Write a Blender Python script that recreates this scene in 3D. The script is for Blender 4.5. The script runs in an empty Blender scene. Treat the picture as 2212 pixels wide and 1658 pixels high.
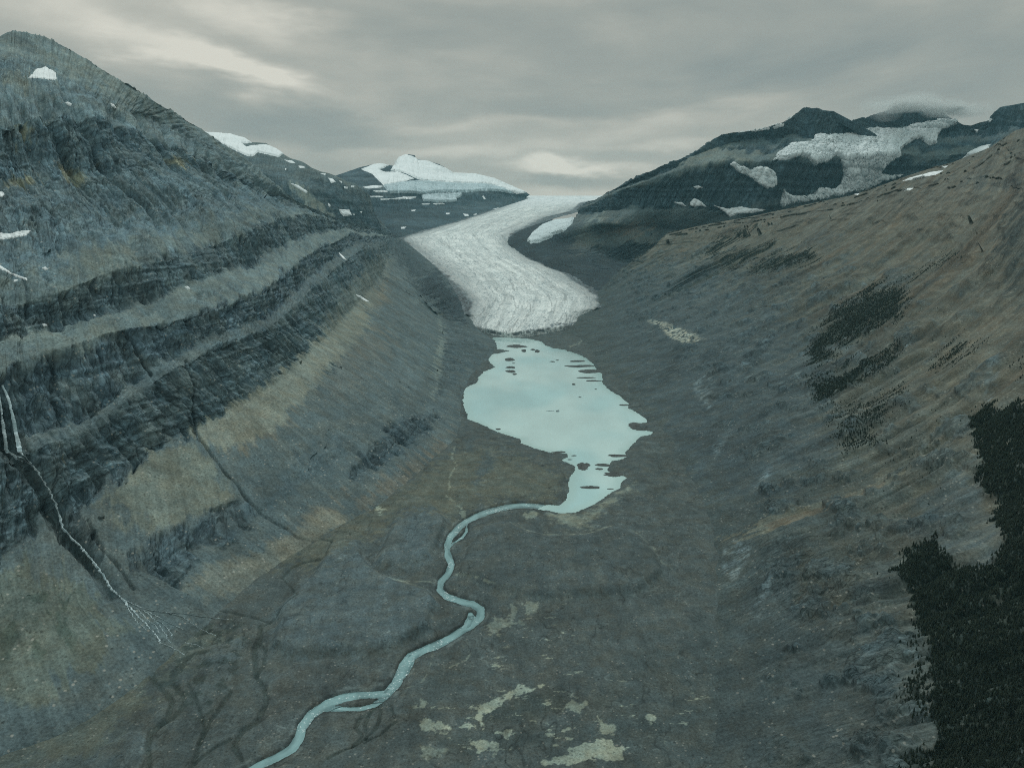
import bpy, math, random
import numpy as np

# ------------------------------------------------------------------ camera, light, exposure
F, CX, CY = 1548.0, 1106.0, 829.0            # focal length and centre of the photograph (2212 px wide)
PITCH = math.radians(12.18)
HC = 450.0                                   # camera height above the lake, metres
SP, CP = math.sin(PITCH), math.cos(PITCH)
sc = bpy.context.scene
cd = bpy.data.cameras.new('camera')
cam = bpy.data.objects.new('camera', cd)
sc.collection.objects.link(cam)
cam.location = (0, 0, HC)
cam.rotation_euler = (math.pi / 2 - PITCH, 0, 0)
cd.sensor_width = 36.0
cd.lens = 36.0 * F / 2212.0
cd.clip_start, cd.clip_end = 1.0, 120000.0
sc.camera = cam
sc.view_settings.view_transform = 'Standard'
sc.view_settings.look = 'None'
sc.view_settings.exposure = 0.0
sc.view_settings.gamma = 1.0
sc.cycles.use_denoising = False
sc.cycles.filter_width = 1.0
sc.cycles.max_bounces = 4
sc.cycles.diffuse_bounces = 2
sc.cycles.volume_bounces = 1
SUN_EL, SUN_ROT = math.radians(62), math.radians(-12)

sd = bpy.data.lights.new('sun', 'SUN')
sd.energy = 1.3
sd.angle = math.radians(16)
sd.color = (1.0, 0.98, 0.94)
so = bpy.data.objects.new('sun', sd)
sc.collection.objects.link(so)
so.rotation_euler = (-(math.pi / 2 - SUN_EL), 0, -SUN_ROT)     # shines from ahead, high over the glacier


def ray(u, v):                               # pixel -> x per metre ahead, z slope per metre ahead
    a = (u - CX) / F
    b = (CY - v) / F
    d = b * SP + CP
    return a / d, (b * CP - SP) / d


def proj(P):
    X, Y, Z = P[..., 0], P[..., 1], P[..., 2] - HC
    f = Y * CP - Z * SP
    f = np.where(f < 1, 1, f)
    up = Y * SP + Z * CP
    return CX + F * X / f, CY - F * up / f


# ------------------------------------------------------------------ node helpers
class NT:
    def __init__(self, tree):
        self.t = tree
        tree.nodes.clear()

    def n(self, kind, **kw):
        x = self.t.nodes.new(kind)
        for k, v in kw.items():
            if k == 'ins':
                for i, val in v.items():
                    self.put(x, i, val)
            else:
                setattr(x, k, v)
        return x

    def put(self, node, i, val):
        if isinstance(val, bpy.types.NodeSocket):
            self.t.links.new(val, node.inputs[i])
        elif isinstance(val, bpy.types.Node):
            self.t.links.new(val.outputs[0], node.inputs[i])
        else:
            node.inputs[i].default_value = val

    def math(self, op, a, b=0.0, c=0.0, clamp=False):
        x = self.n('ShaderNodeMath', operation=op, use_clamp=clamp)
        self.put(x, 0, a)
        self.put(x, 1, b)
        self.put(x, 2, c)
        return x.outputs[0]

    def vmath(self, op, a, b):
        x = self.n('ShaderNodeVectorMath', operation=op)
        self.put(x, 0, a)
        self.put(x, 1, b)
        return x.outputs[0]

    def mix(self, f, a, b, blend='MIX'):
        x = self.n('ShaderNodeMix', data_type='RGBA', blend_type=blend)
        self.put(x, 0, f)
        self.put(x, 6, a)
        self.put(x, 7, b)
        return x.outputs[2]

    def ramp(self, x, lo, hi, a=0.0, b=1.0, smooth=True):
        m = self.n('ShaderNodeMapRange', interpolation_type='SMOOTHSTEP' if smooth else 'LINEAR')
        self.put(m, 0, x)
        for i, v in ((1, lo), (2, hi), (3, a), (4, b)):
            m.inputs[i].default_value = v
        return m.outputs[0]

    def noise(self, vec, scale=1.0, detail=4.0, rough=0.55, dist=0.0):
        x = self.n('ShaderNodeTexNoise')
        self.put(x, 'Vector', vec)
        x.inputs['Scale'].default_value = scale
        x.inputs['Detail'].default_value = detail
        x.inputs['Roughness'].default_value = rough
        x.inputs['Distortion'].default_value = dist
        return x.outputs[0]


# ------------------------------------------------------------------ sky (overcast, brighter overhead)
def make_world():
    w = bpy.data.worlds.new('World')
    sc.world = w
    w.use_nodes = True
    t = NT(w.node_tree)
    gen = t.n('ShaderNodeTexCoord').outputs['Generated']
    sep = t.n('ShaderNodeSeparateXYZ', ins={0: gen})
    x, y, z = sep.outputs
    el = t.math('ARCSINE', z)
    az = t.math('ARCTAN2', x, y)
    zz = t.math('ADD', t.math('MAXIMUM', z, 0.0), 0.10)
    cv = t.n('ShaderNodeCombineXYZ', ins={0: t.math('DIVIDE', x, zz), 1: t.math('DIVIDE', y, zz), 2: 0.0}).outputs[0]
    rot = t.n('ShaderNodeMapping')
    t.put(rot, 0, cv)
    rot.inputs['Rotation'].default_value = (0, 0, math.radians(-28))
    rot.inputs['Scale'].default_value = (0.55, 1.0, 1.0)
    big = t.noise(rot.outputs[0], 0.50, 5.0, 0.52, 0.6)
    ang = t.n('ShaderNodeCombineXYZ', ins={0: az, 1: t.math('MULTIPLY', el, 3.2), 2: 3.7}).outputs[0]
    med = t.noise(ang, 3.0, 7.0, 0.58, 0.25)
    wob = t.noise(ang, 7.0, 4.0, 0.55, 0.0)
    wob2 = t.noise(ang, 5.3, 4.0, 0.55, 0.3)
    val = t.math('ADD', t.math('ADD', t.math('MULTIPLY', big, 0.45), t.math('MULTIPLY', med, 0.55)), 0.105)
    val = t.math('ADD', t.math('MULTIPLY', t.math('SUBTRACT', val, 0.56), 1.25), 0.57)
    azw = t.math('ADD', az, t.math('MULTIPLY', t.math('SUBTRACT', wob, 0.5), 0.22))
    elw = t.math('ADD', el, t.math('MULTIPLY', t.math('SUBTRACT', wob2, 0.5), 0.07))

    def blob(u, v, ru, rv, tilt, amp):
        ax, e = ray(u, v)
        a0, e0 = math.atan(ax), math.atan(e / math.hypot(1, ax))
        c, s = math.cos(tilt), math.sin(tilt)
        da = t.math('SUBTRACT', azw, a0)
        de = t.math('SUBTRACT', elw, e0)
        p = t.math('ADD', t.math('MULTIPLY', da, c * F / ru), t.math('MULTIPLY', de, s * F / ru))
        q = t.math('ADD', t.math('MULTIPLY', da, -s * F / rv), t.math('MULTIPLY', de, c * F / rv))
        r2 = t.math('ADD', t.math('MULTIPLY', p, p), t.math('MULTIPLY', q, q))
        return t.math('MULTIPLY', t.math('EXPONENT', t.math('MULTIPLY', r2, -1.0)), amp)

    for b in ((540, 168, 150, 22, -0.17, 0.38), (400, 120, 120, 26, -0.4, 0.22), (1215, 364, 115, 12, -0.02, 0.38),
              (1500, 250, 200, 36, 0.1, 0.24), (500, 10, 150, 44, -0.4, 0.22), (1000, 335, 300, 14, 0.0, 0.16), (1480, 320, 120, 14, 0.05, 0.16), (300, 80, 200, 50, -0.3, 0.10),
              (1000, 60, 330, 60, -0.1, -0.07), (800, 75, 260, 26, -0.2, -0.05), (330, 200, 60, 60, 0.0, -0.03), (640, 265, 220, 48, -0.15, -0.17),
              (1230, 345, 260, 16, 0.0, -0.14), (1230, 388, 170, 10, 0.0, -0.15), (1690, 180, 150, 60, 0.0, -0.16),
              (1300, 130, 500, 60, 0.0, -0.03), (2000, 60, 300, 70, 0.0, -0.09), (300, 160, 40, 50, 0.9, 0.05),
              (1150, 235, 260, 25, 0.05, -0.06), (1020, 270, 320, 12, 0.05, 0.10), (740, 355, 60, 20, 0, 0.1)):
        val = t.math('ADD', val, blob(*b))
    cr = t.n('ShaderNodeValToRGB')
    t.put(cr, 0, val)
    e = cr.color_ramp.elements
    e[0].position, e[0].color = 0.22, (0.20, 0.255, 0.255, 1)
    e[1].position, e[1].color = 0.92, (0.72, 0.70, 0.61, 1)
    for p, c in ((0.38, (0.275, 0.315, 0.30, 1)), (0.54, (0.355, 0.38, 0.345, 1)), (0.68, (0.465, 0.47, 0.415, 1))):
        k = e.new(p)
        k.color = c
    gr, gg, gb = t.ramp(el, 0.30, 1.05, 1.0, 1.45), t.ramp(el, 0.30, 1.05, 1.0, 1.85), t.ramp(el, 0.30, 1.05, 1.0, 2.05)
    col = t.mix(1.0, cr.outputs[0], t.n('ShaderNodeCombineColor', ins={0: gr, 1: gg, 2: gb}).outputs[0], 'MULTIPLY')
    clouds = t.n('ShaderNodeBackground', ins={0: col, 1: 1.0})
    st = t.n('ShaderNodeTexSky', sky_type='NISHITA', sun_disc=False)
    st.sun_elevation, st.sun_rotation = SUN_EL, SUN_ROT
    sky = t.n('ShaderNodeBackground', ins={0: st.outputs[0], 1: 0.05})
    mx = t.n('ShaderNodeMixShader', ins={0: 0.94, 1: sky.outputs[0], 2: clouds.outputs[0]})
    out = t.n('ShaderNodeOutputWorld')
    t.t.links.new(mx.outputs[0], out.inputs[0])


make_world()

# ------------------------------------------------------------------ numeric helpers
rng = np.random.default_rng(7)
random.seed(7)


def _h(ix, iy, iz, seed):
    h = (ix.astype(np.uint32) * np.uint32(374761393)) ^ (iy.astype(np.uint32) * np.uint32(668265263)) ^ \
        (iz.astype(np.uint32) * np.uint32(2147483647)) ^ np.uint32((seed * 974711 + 12345) & 0xffffffff)
    h = (h ^ (h >> np.uint32(13))) * np.uint32(1274126177)
    h = (h ^ (h >> np.uint32(16))) * np.uint32(2246822519)
    return h ^ (h >> np.uint32(15))


def perlin(x, y, z=None, seed=0):
    """gradient noise, about -0.7..0.7; 2-D if z is None"""
    sh = x.shape
    x = np.asarray(x, np.float32).ravel()
    y = np.asarray(y, np.float32).ravel()
    fx, fy = np.floor(x), np.floor(y)
    ix, iy = fx.astype(np.int64), fy.astype(np.int64)
    x, y = x - fx, y - fy
    u, v = x * x * x * (x * (x * 6 - 15) + 10), y * y * y * (y * (y * 6 - 15) + 10)
    if z is None:
        zero = np.zeros_like(ix)

        def g(dx, dy):
            h = _h(ix + dx, iy + dy, zero, seed)
            a = (h & np.uint32(1023)).astype(np.float32) * np.float32(2 * math.pi / 1024)
            return np.cos(a) * (x - dx) + np.sin(a) * (y - dy)
        n0 = g(0, 0) * (1 - u) + g(1, 0) * u
        n1 = g(0, 1) * (1 - u) + g(1, 1) * u
        return (n0 * (1 - v) + n1 * v).reshape(sh)
    z = np.asarray(z, np.float32).ravel()
    fz = np.floor(z)
    iz = fz.astype(np.int64)
    z = z - fz
    w = z * z * z * (z * (z * 6 - 15) + 10)

    def g3(dx, dy, dz):
        h = _h(ix + dx, iy + dy, iz + dz, seed)
        gx = (h & np.uint32(255)).astype(np.float32) / 127.5 - 1
        gy = ((h >> np.uint32(8)) & np.uint32(255)).astype(np.float32) / 127.5 - 1
        gz = ((h >> np.uint32(16)) & np.uint32(255)).astype(np.float32) / 127.5 - 1
        return gx * (x - dx) + gy * (y - dy) + gz * (z - dz)
    r = 0
    for dz, ww in ((0, 1 - w), (1, w)):
        a = g3(0, 0, dz) * (1 - u) + g3(1, 0, dz) * u
        b = g3(0, 1, dz) * (1 - u) + g3(1, 1, dz) * u
        r = r + ww * (a * (1 - v) + b * v)
    return r.reshape(sh)


def fbm(x, y, z=None, oct=4, seed=0, gain=0.5, ridged=False):
    r, a, f, tot = 0, 1.0, 1.0, 0.0
    for i in range(oct):
        n = perlin(x * f, y * f, None if z is None else z * f, seed + i * 17)
        if ridged:
            n = 0.6 - np.abs(n) * 2
        r = r + a * n
        tot += a
        a *= gain
        f *= 2.03
    return r / tot


def sstep(x, a, b):
    t = np.clip((x - a) / (b - a), 0, 1)
    return t * t * (3 - 2 * t)


def sdist(u, v, poly, far=60.0):
    """signed distance (px, negative inside) of points to a closed polygon"""
    poly = np.asarray(poly, float)
    sh = u.shape
    uu, vv = u.ravel(), v.ravel()
    out = np.full(uu.shape, far)
    lo, hi = poly.min(0) - far, poly.max(0) + far
    sel = np.nonzero((uu > lo[0]) & (uu < hi[0]) & (vv > lo[1]) & (vv < hi[1]))[0]
    if len(sel):
        px, py = uu[sel], vv[sel]
        d2 = np.full(px.shape, 1e18)
        ins = np.zeros(px.shape, bool)
        n = len(poly)
        for i in range(n):
            ax, ay = poly[i]
            bx, by = poly[(i + 1) % n]
            ex, ey = bx - ax, by - ay
            l2 = ex * ex + ey * ey + 1e-9
            t = np.clip(((px - ax) * ex + (py - ay) * ey) / l2, 0, 1)
            d2 = np.minimum(d2, (px - ax - t * ex) ** 2 + (py - ay - t * ey) ** 2)
            c = (ay > py) != (by > py)
            ins ^= c & (px < (bx - ax) * (py - ay) / (by - ay + 1e-12) + ax)
        d = np.sqrt(d2)
        out[sel] = np.where(ins, -d, d)
    return np.minimum(out, far).reshape(sh)


def ldist(u, v, line, far=60.0):
    """distance (px) to an open polyline"""
    line = np.asarray(line, float)
    sh = u.shape
    uu, vv = u.ravel(), v.ravel()
    out = np.full(uu.shape, far)
    lo, hi = line.min(0) - far, line.max(0) + far
    sel = np.nonzero((uu > lo[0]) & (uu < hi[0]) & (vv > lo[1]) & (vv < hi[1]))[0]
    if len(sel):
        px, py = uu[sel], vv[sel]
        d2 = np.full(px.shape, far * far)
        for (ax, ay), (bx, by) in zip(line[:-1], line[1:]):
            ex, ey = bx - ax, by - ay
            t = np.clip(((px - ax) * ex + (py - ay) * ey) / (ex * ex + ey * ey + 1e-9), 0, 1)
            d2 = np.minimum(d2, (px - ax - t * ex) ** 2 + (py - ay - t * ey) ** 2)
        out[sel] = np.sqrt(d2)
    return out.reshape(sh)


def A(pts, ou, ov, k=0.3735):                # enlarged-crop coordinates -> photograph coordinates
    return [(ou + x * k, ov + y * k) for x, y in pts]


def c1(p): return A(p, 0.0, 0.0)
def c2(p): return A(p, 619.4, 265.4)
def c3(p): return A(p, 1415.7, 132.7)
def c4(p): return A(p, 0.0, 530.9)
def c5(p): return A(p, 707.8, 619.4)
def c6(p): return A(p, 1415.7, 530.9)
def c7(p): return A(p, 0.0, 1038.8)
def c8(p): return A(p, 707.8, 1038.8)
def c9(p): return A(p, 1415.7, 1038.8)


def link(name, me, mat=None, parent=None):
    o = bpy.data.objects.new(name, me)
    sc.collection.objects.link(o)
    if mat:
        me.materials.append(mat)
    if parent:
        o.parent = parent
    return o


def tag(o, label=None, cat=None, group=None, kind=None):
    if label:
        o['label'] = label
    if cat:
        o['category'] = cat
    if group:
        o['group'] = group
    if kind:
        o['kind'] = kind
    return o


def mesh_np(name, V, Q, attrs=None, smooth=True):
    """mesh from numpy verts (n,3) and faces (m,k)"""
    me = bpy.data.meshes.new(name)
    V = np.ascontiguousarray(V, np.float32)
    Q = np.ascontiguousarray(Q, np.int32)
    m, k = Q.shape
    me.vertices.add(len(V))
    me.vertices.foreach_set('co', V.ravel())
    me.loops.add(m * k)
    me.loops.foreach_set('vertex_index', Q.ravel())
    me.polygons.add(m)
    me.polygons.foreach_set('loop_start', np.arange(0, m * k, k, dtype=np.int32))
    if smooth:
        me.polygons.foreach_set('use_smooth', np.ones(m, bool))
    me.update(calc_edges=True)
    for an, arr in (attrs or {}).items():
        arr = np.asarray(arr, np.float32)
        if arr.ndim == 1:
            at = me.attributes.new(an, 'FLOAT', 'POINT')
            at.data.foreach_set('value', arr)
        elif arr.shape[1] == 3 and an != 'tint':
            at = me.attributes.new(an, 'FLOAT_VECTOR', 'POINT')
            at.data.foreach_set('vector', arr.ravel())
        else:
            a4 = np.ones((len(arr), 4), np.float32)
            a4[:, :3] = arr
            at = me.attributes.new(an, 'FLOAT_COLOR', 'POINT')
            at.data.foreach_set('color', a4.ravel())
    return me


def quads(nt, ns, keep=None):
    i = np.arange(nt * ns).reshape(nt, ns)
    q = np.stack([i[:-1, :-1], i[:-1, 1:], i[1:, 1:], i[1:, :-1]], -1)
    if keep is not None:
        q = q[keep]
    return q.reshape(-1, 4)


# ------------------------------------------------------------------ materials
def terrain_mat(name, talus=(3.5, 150), block=(11, 17), strata=(140, 5.0), rub=3.2, bump=2.0, speck=0.0, amt=1.0, rough=0.95, big=60.0):
    """scree (straight rills, rubble grain) where the 'cliff' attribute is low, fractured bedded rock where it is high"""
    m = bpy.data.materials.new(name)
    m.use_nodes = True
    t = NT(m.node_tree)
    tint = t.n('ShaderNodeAttribute', attribute_name='tint').outputs['Color']
    tint = t.mix(1.0, tint, (0.79, 0.98, 1.05, 1), 'MULTIPLY')
    flow = t.n('ShaderNodeAttribute', attribute_name='flow').outputs['Vector']
    cliff = t.n('ShaderNodeAttribute', attribute_name='cliff').outputs['Fac']
    obj = t.n('ShaderNodeTexCoord').outputs['Object']
    warp = t.noise(obj, 1 / 45.0, 4.0, 0.6)
    wv = t.n('ShaderNodeCombineXYZ', ins={0: t.math('MULTIPLY', warp, 14.0), 1: t.math('MULTIPLY', warp, 22.0), 2: 0.0}).outputs[0]
    fl = t.vmath('ADD', flow, wv)

    def flat(v, a, b):
        return t.vmath('MULTIPLY', v, (1.0 / a, 1.0 / b, 1.0))

    def around(x, lo, hi, k):                # noise -> multiplier 1-k .. 1+k
        return t.ramp(x, lo, hi, 1 - k * amt, 1 + k * amt, False)
    rill = t.noise(flat(flow, *talus), 1.0, 3.0, 0.6)
    grain = t.noise(obj, 1.0 / rub, 3.0, 0.75)
    mott = t.noise(obj, 1.0 / (rub * 7), 5.0, 0.65)
    broad = t.noise(obj, 1.0 / big, 5.0, 0.6)
    strat = t.noise(flat(fl, *strata), 1.0, 4.0, 0.62)

    def cells(a, b, feature):
        v = t.n('ShaderNodeTexVoronoi', feature=feature)
        t.put(v, 'Vector', flat(fl, a, b))
        v.inputs['Scale'].default_value = 1.0
        return v
    e1, e2 = cells(*block, 'DISTANCE_TO_EDGE').outputs[0], cells(block[0] * .4, block[1] * .4, 'DISTANCE_TO_EDGE').outputs[0]
    c1_ = t.n('ShaderNodeSeparateColor', ins={0: cells(*block, 'F1').outputs['Color']}).outputs[0]
    c2_ = t.n('ShaderNodeSeparateColor', ins={0: cells(block[0] * .4, block[1] * .4, 'F1').outputs['Color']}).outputs[0]
    v_c = t.math('MULTIPLY', around(strat, 0.3, 0.7, 0.20), around(c1_, 0, 1, 0.16))
    v_c = t.math('MULTIPLY', v_c, t.math('MULTIPLY', around(c2_, 0, 1, 0.14), around(grain, 0.3, 0.7, 0.2)))
    vert = t.noise(flat(fl, block[0] * 0.55, block[1] * 3.6), 1.0, 4.0, 0.65)
    v_c = t.math('MULTIPLY', v_c, around(vert, 0.32, 0.68, 0.34))
    v_c = t.math('MULTIPLY', v_c, t.ramp(e1, 0.0, 0.09, 0.62, 1.0))
    v_t = t.math('MULTIPLY', around(rill, 0.3, 0.7, 0.12), around(grain, 0.28, 0.72, 0.42))
    vo = t.n('ShaderNodeTexVoronoi', feature='F1')
    t.put(vo, 'Vector', obj)
    vo.inputs['Scale'].default_value = 1.0 / (rub * 1.3)
    sep = t.n('ShaderNodeSeparateColor', ins={0: vo.outputs['Color']}).outputs
    near_ = t.ramp(vo.outputs['Distance'], 0.25, 0.5, 1.0, 0.0)
    dkst = t.math('MULTIPLY', t.math('MULTIPLY', near_, t.ramp(sep[0], 0.80, 0.86)), t.ramp(mott, 0.4, 0.62))
    v_t = t.math('MULTIPLY', v_t, t.math('SUBTRACT', 1.0, t.math('MULTIPLY', dkst, 0.5 * amt)))
    mixv = t.n('ShaderNodeMix', data_type='FLOAT')
    t.put(mixv, 0, cliff)
    t.put(mixv, 2, v_t)
    t.put(mixv, 3, v_c)
    v = t.math('MULTIPLY', mixv.outputs[0], t.math('MULTIPLY', around(mott, 0.28, 0.72, 0.24), around(broad, 0.3, 0.7, 0.2)))
    v = t.math('MAXIMUM', v, 0.15)
    col = t.mix(1.0, tint, t.n('ShaderNodeCombineColor', ins={0: v, 1: v, 2: v}).outputs[0], 'MULTIPLY')
    hue = t.ramp(t.noise(obj, 1.0 / (rub * 11), 5.0, 0.65), 0.38, 0.66, 0.0, 1.0)
    col = t.mix(t.math('MULTIPLY', hue, 0.5), col, t.mix(1.0, col, (1.24, 0.99, 0.80, 1), 'MULTIPLY'))
    if speck > 0:
        lt = t.math('MULTIPLY', t.math('MULTIPLY', near_, t.ramp(sep[1], 0.90, 0.93)), t.ramp(mott, 0.44, 0.56))
        col = t.mix(t.math('MULTIPLY', lt, speck), col, (0.40, 0.38, 0.33, 1))
    h_c = t.math('ADD', t.math('ADD', t.math('MULTIPLY', t.math('MINIMUM', e1, 0.3), 2.2), t.math('MULTIPLY', t.math('MINIMUM', e2, 0.3), 0.9)),
                 t.math('ADD', t.math('ADD', t.math('MULTIPLY', strat, 0.6), t.math('MULTIPLY', vert, 1.2)), t.math('MULTIPLY', c1_, 0.5)))
    h_t = t.math('ADD', t.math('MULTIPLY', rill, 0.25), t.math('ADD', t.math('MULTIPLY', grain, 0.30), t.math('MULTIPLY', mott, 0.7)))
    mixh = t.n('ShaderNodeMix', data_type='FLOAT')
    t.put(mixh, 0, cliff)
    t.put(mixh, 2, h_t)
    t.put(mixh, 3, h_c)
    bp = t.n('ShaderNodeBump')
    bp.inputs['Strength'].default_value = 1.0
    bp.inputs['Distance'].default_value = bump
    t.put(bp, 'Height', mixh.outputs[0])
    b = t.n('ShaderNodeBsdfPrincipled')
    t.put(b, 'Base Color', col)
    b.inputs['Roughness'].default_value = rough
    b.inputs['Specular IOR Level'].default_value = 0.15
    t.put(b, 'Normal', bp)
    o = t.n('ShaderNodeOutputMaterial')
    t.t.links.new(b.outputs[0], o.inputs[0])
    return m


def simple_mat(name, colr, rough=0.8, nscale=0.1, namt=0.3, bump=0.0, spec=0.2, stretch=None, dark=None):
    m = bpy.data.materials.new(name)
    m.use_nodes = True
    t = NT(m.node_tree)
    obj = t.n('ShaderNodeTexCoord').outputs['Object']
    if stretch:
        obj = t.vmath('MULTIPLY', obj, stretch)
    nz = t.noise(obj, nscale, 6.0, 0.62)
    v = t.ramp(nz, 0.25, 0.75, 1 - namt, 1 + namt)
    col = t.mix(1.0, (*colr, 1), t.n('ShaderNodeCombineColor', ins={0: v, 1: v, 2: v}).outputs[0], 'MULTIPLY')
    if dark:
        col = t.mix(t.ramp(t.noise(obj, nscale * 0.37, 5.0, 0.6), 0.42, 0.66), col, (*dark, 1))
    b = t.n('ShaderNodeBsdfPrincipled')
    t.put(b, 'Base Color', col)
    b.inputs['Roughness'].default_value = rough
    b.inputs['Specular IOR Level'].default_value = spec
    if bump:
        bp = t.n('ShaderNodeBump')
        bp.inputs['Distance'].default_value = bump
        t.put(bp, 'Height', nz)
        t.put(b, 'Normal', bp)
    o = t.n('ShaderNodeOutputMaterial')
    t.t.links.new(b.outputs[0], o.inputs[0])
    return m


def ice_mat(name, k=1.0, dk=0.85):
    """glacier ice: streaks along the flow, dirty grooves, crevasses"""
    m = bpy.data.materials.new(name)
    m.use_nodes = True
    t = NT(m.node_tree)
    tint = t.n('ShaderNodeAttribute', attribute_name='tint').outputs['Color']
    flow = t.n('ShaderNodeAttribute', attribute_name='flow').outputs['Vector']
    obj = t.n('ShaderNodeTexCoord').outputs['Object']
    wn = t.noise(obj, 1 / 160.0, 3.0)
    wv = t.n('ShaderNodeCombineXYZ', ins={0: t.math('MULTIPLY', wn, 120.0), 1: t.math('MULTIPLY', wn, 160.0), 2: 0.0}).outputs[0]
    fl = t.vmath('ADD', flow, wv)
    s1 = t.noise(t.vmath('MULTIPLY', fl, (1 / 16.0 / k, 1 / 160.0 / k, 1.0)), 1.0, 5.0, 0.6)
    s2 = t.noise(t.vmath('MULTIPLY', fl, (1 / 40.0 / k, 1 / 9.0 / k, 1.0)), 1.0, 5.0, 0.65)
    g = t.noise(obj, 1 / 9.0 / k, 3.0, 0.6)
    big = t.noise(t.vmath('MULTIPLY', fl, (1 / 90.0, 1 / 900.0, 1.0)), 1.0, 4.0, 0.6)
    h = t.math('ADD', t.math('ADD', t.math('MULTIPLY', s1, 0.8), t.math('MULTIPLY', s2, 0.7)), t.math('MULTIPLY', g, 0.9))
    dirt = t.ramp(h, 0.92, 1.22, 1.0, 0.0)
    col = t.mix(t.math('MULTIPLY', dirt, dk), tint, (0.22, 0.27, 0.29, 1))
    for a_, b_, k_ in ((30 * k, 11 * k, 0.6 * dk), (13 * k, 34 * k, 0.6 * dk), (70 * k, 26 * k, 0.45 * dk)):
        q = t.noise(t.vmath('MULTIPLY', fl, (1.0 / a_, 1.0 / b_, 1.0)), 1.0, 3.0, 0.6, 0.4)
        ln = t.ramp(t.math('ABSOLUTE', t.math('SUBTRACT', q, 0.5)), 0.0, 0.045, 1.0, 0.0)
        ln = t.math('MULTIPLY', ln, t.ramp(t.noise(obj, 1 / 120.0, 4.0, 0.6), 0.36, 0.6))
        col = t.mix(t.math('MULTIPLY', ln, k_), col, (0.20, 0.26, 0.28, 1))
    bd = t.ramp(big, 0.40, 0.62, 1.0, 0.0)
    col = t.mix(t.math('MULTIPLY', bd, 0.18), col, (0.30, 0.36, 0.37, 1))
    bp = t.n('ShaderNodeBump')
    bp.inputs['Distance'].default_value = 7.0
    t.put(bp, 'Height', h)
    b = t.n('ShaderNodeBsdfPrincipled')
    t.put(b, 'Base Color', col)
    b.inputs['Roughness'].default_value = 0.75
    b.inputs['Specular IOR Level'].default_value = 0.25
    t.put(b, 'Normal', bp)
    o = t.n('ShaderNodeOutputMaterial')
    t.t.links.new(b.outputs[0], o.inputs[0])
    return m


def biggest(k):
    """the largest 4-connected region of a boolean grid"""
    h, w = k.shape
    lab = np.zeros(h * w, np.int32)
    kk = k.ravel()
    best, bn, cur = 0, 0, 0
    for s0 in np.nonzero(kk)[0]:
        if lab[s0]:
            continue
        cur += 1
        lab[s0] = cur
        st, n = [int(s0)], 0
        while st:
            a = st.pop()
            n += 1
            c = a % w
            for b, ok in ((a - 1, c > 0), (a + 1, c < w - 1), (a - w, a >= w), (a + w, a < (h - 1) * w)):
                if ok and kk[b] and not lab[b]:
                    lab[b] = cur
                    st.append(b)
        if n > bn:
            best, bn = cur, n
    return (lab == best).reshape(h, w) & k


# ------------------------------------------------------------------ lofted mountainsides
ZG = np.array([[0, 0], [3000, 0], [3100, 15], [3500, 60], [4000, 120], [4500, 190], [5000, 265], [5500, 340], [6500, 480],
               [8000, 660], [10000, 835], [12000, 985], [14000, 1085], [18000, 1120]], float)


def zg(y): return np.interp(y, ZG[:, 0], ZG[:, 1])


def hit_gl(u, v):
    ax, e = ray(u, v)
    ys = np.linspace(2900, 14000, 5000)
    d = HC + e * ys - zg(ys)
    i = np.argmax(d < 0) if (d < 0).any() else np.argmin(d)
    return ys[i]


def solve(rows, slopes, start, nrm):
    """turn rows of pixels (foot first) into 3-D points: each step climbs at the given slope along the fall line"""
    K = len(rows[0])
    out = np.zeros((len(rows), K, 3))
    for k in range(K):
        nx, ny = nrm[k]
        l = math.hypot(nx, ny)
        nx, ny = nx / l, ny / l
        prev = None
        for r, row in enumerate(rows):
            p = row[k]
            ax, e = ray(p[0], p[1])
            if len(p) > 2:
                y = p[2]
            elif r == 0:
                s = start[k]
                y = hit_gl(p[0], p[1]) if s == 'g' else (s - HC) / e
            else:
                t = math.tan(math.radians(slopes[r - 1]))
                x0, y0, z0 = prev
                y = (HC - z0 + t * (x0 * nx + y0 * ny)) / (t * (ax * nx + ny) - e)
            prev = (ax * y, y, HC + e * y)
            out[r, k] = prev
    return out


def catmull(P, s):
    """P (K, ...) sampled at s in [0, K-1]"""
    K = len(P)
    i = np.clip(np.floor(s).astype(int), 0, K - 2)
    f = (s - i).reshape((-1,) + (1,) * (P.ndim - 1))
    p0, p1, p2, p3 = P[np.maximum(i - 1, 0)], P[i], P[i + 1], P[np.minimum(i + 2, K - 1)]
    m1, m2 = (p2 - p0) * 0.5, (p3 - p1) * 0.5
    return p1 * (2 * f ** 3 - 3 * f ** 2 + 1) + m1 * (f ** 3 - 2 * f ** 2 + f) + p2 * (3 * f ** 2 - 2 * f ** 3) + m2 * (f ** 3 - f ** 2)


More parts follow.
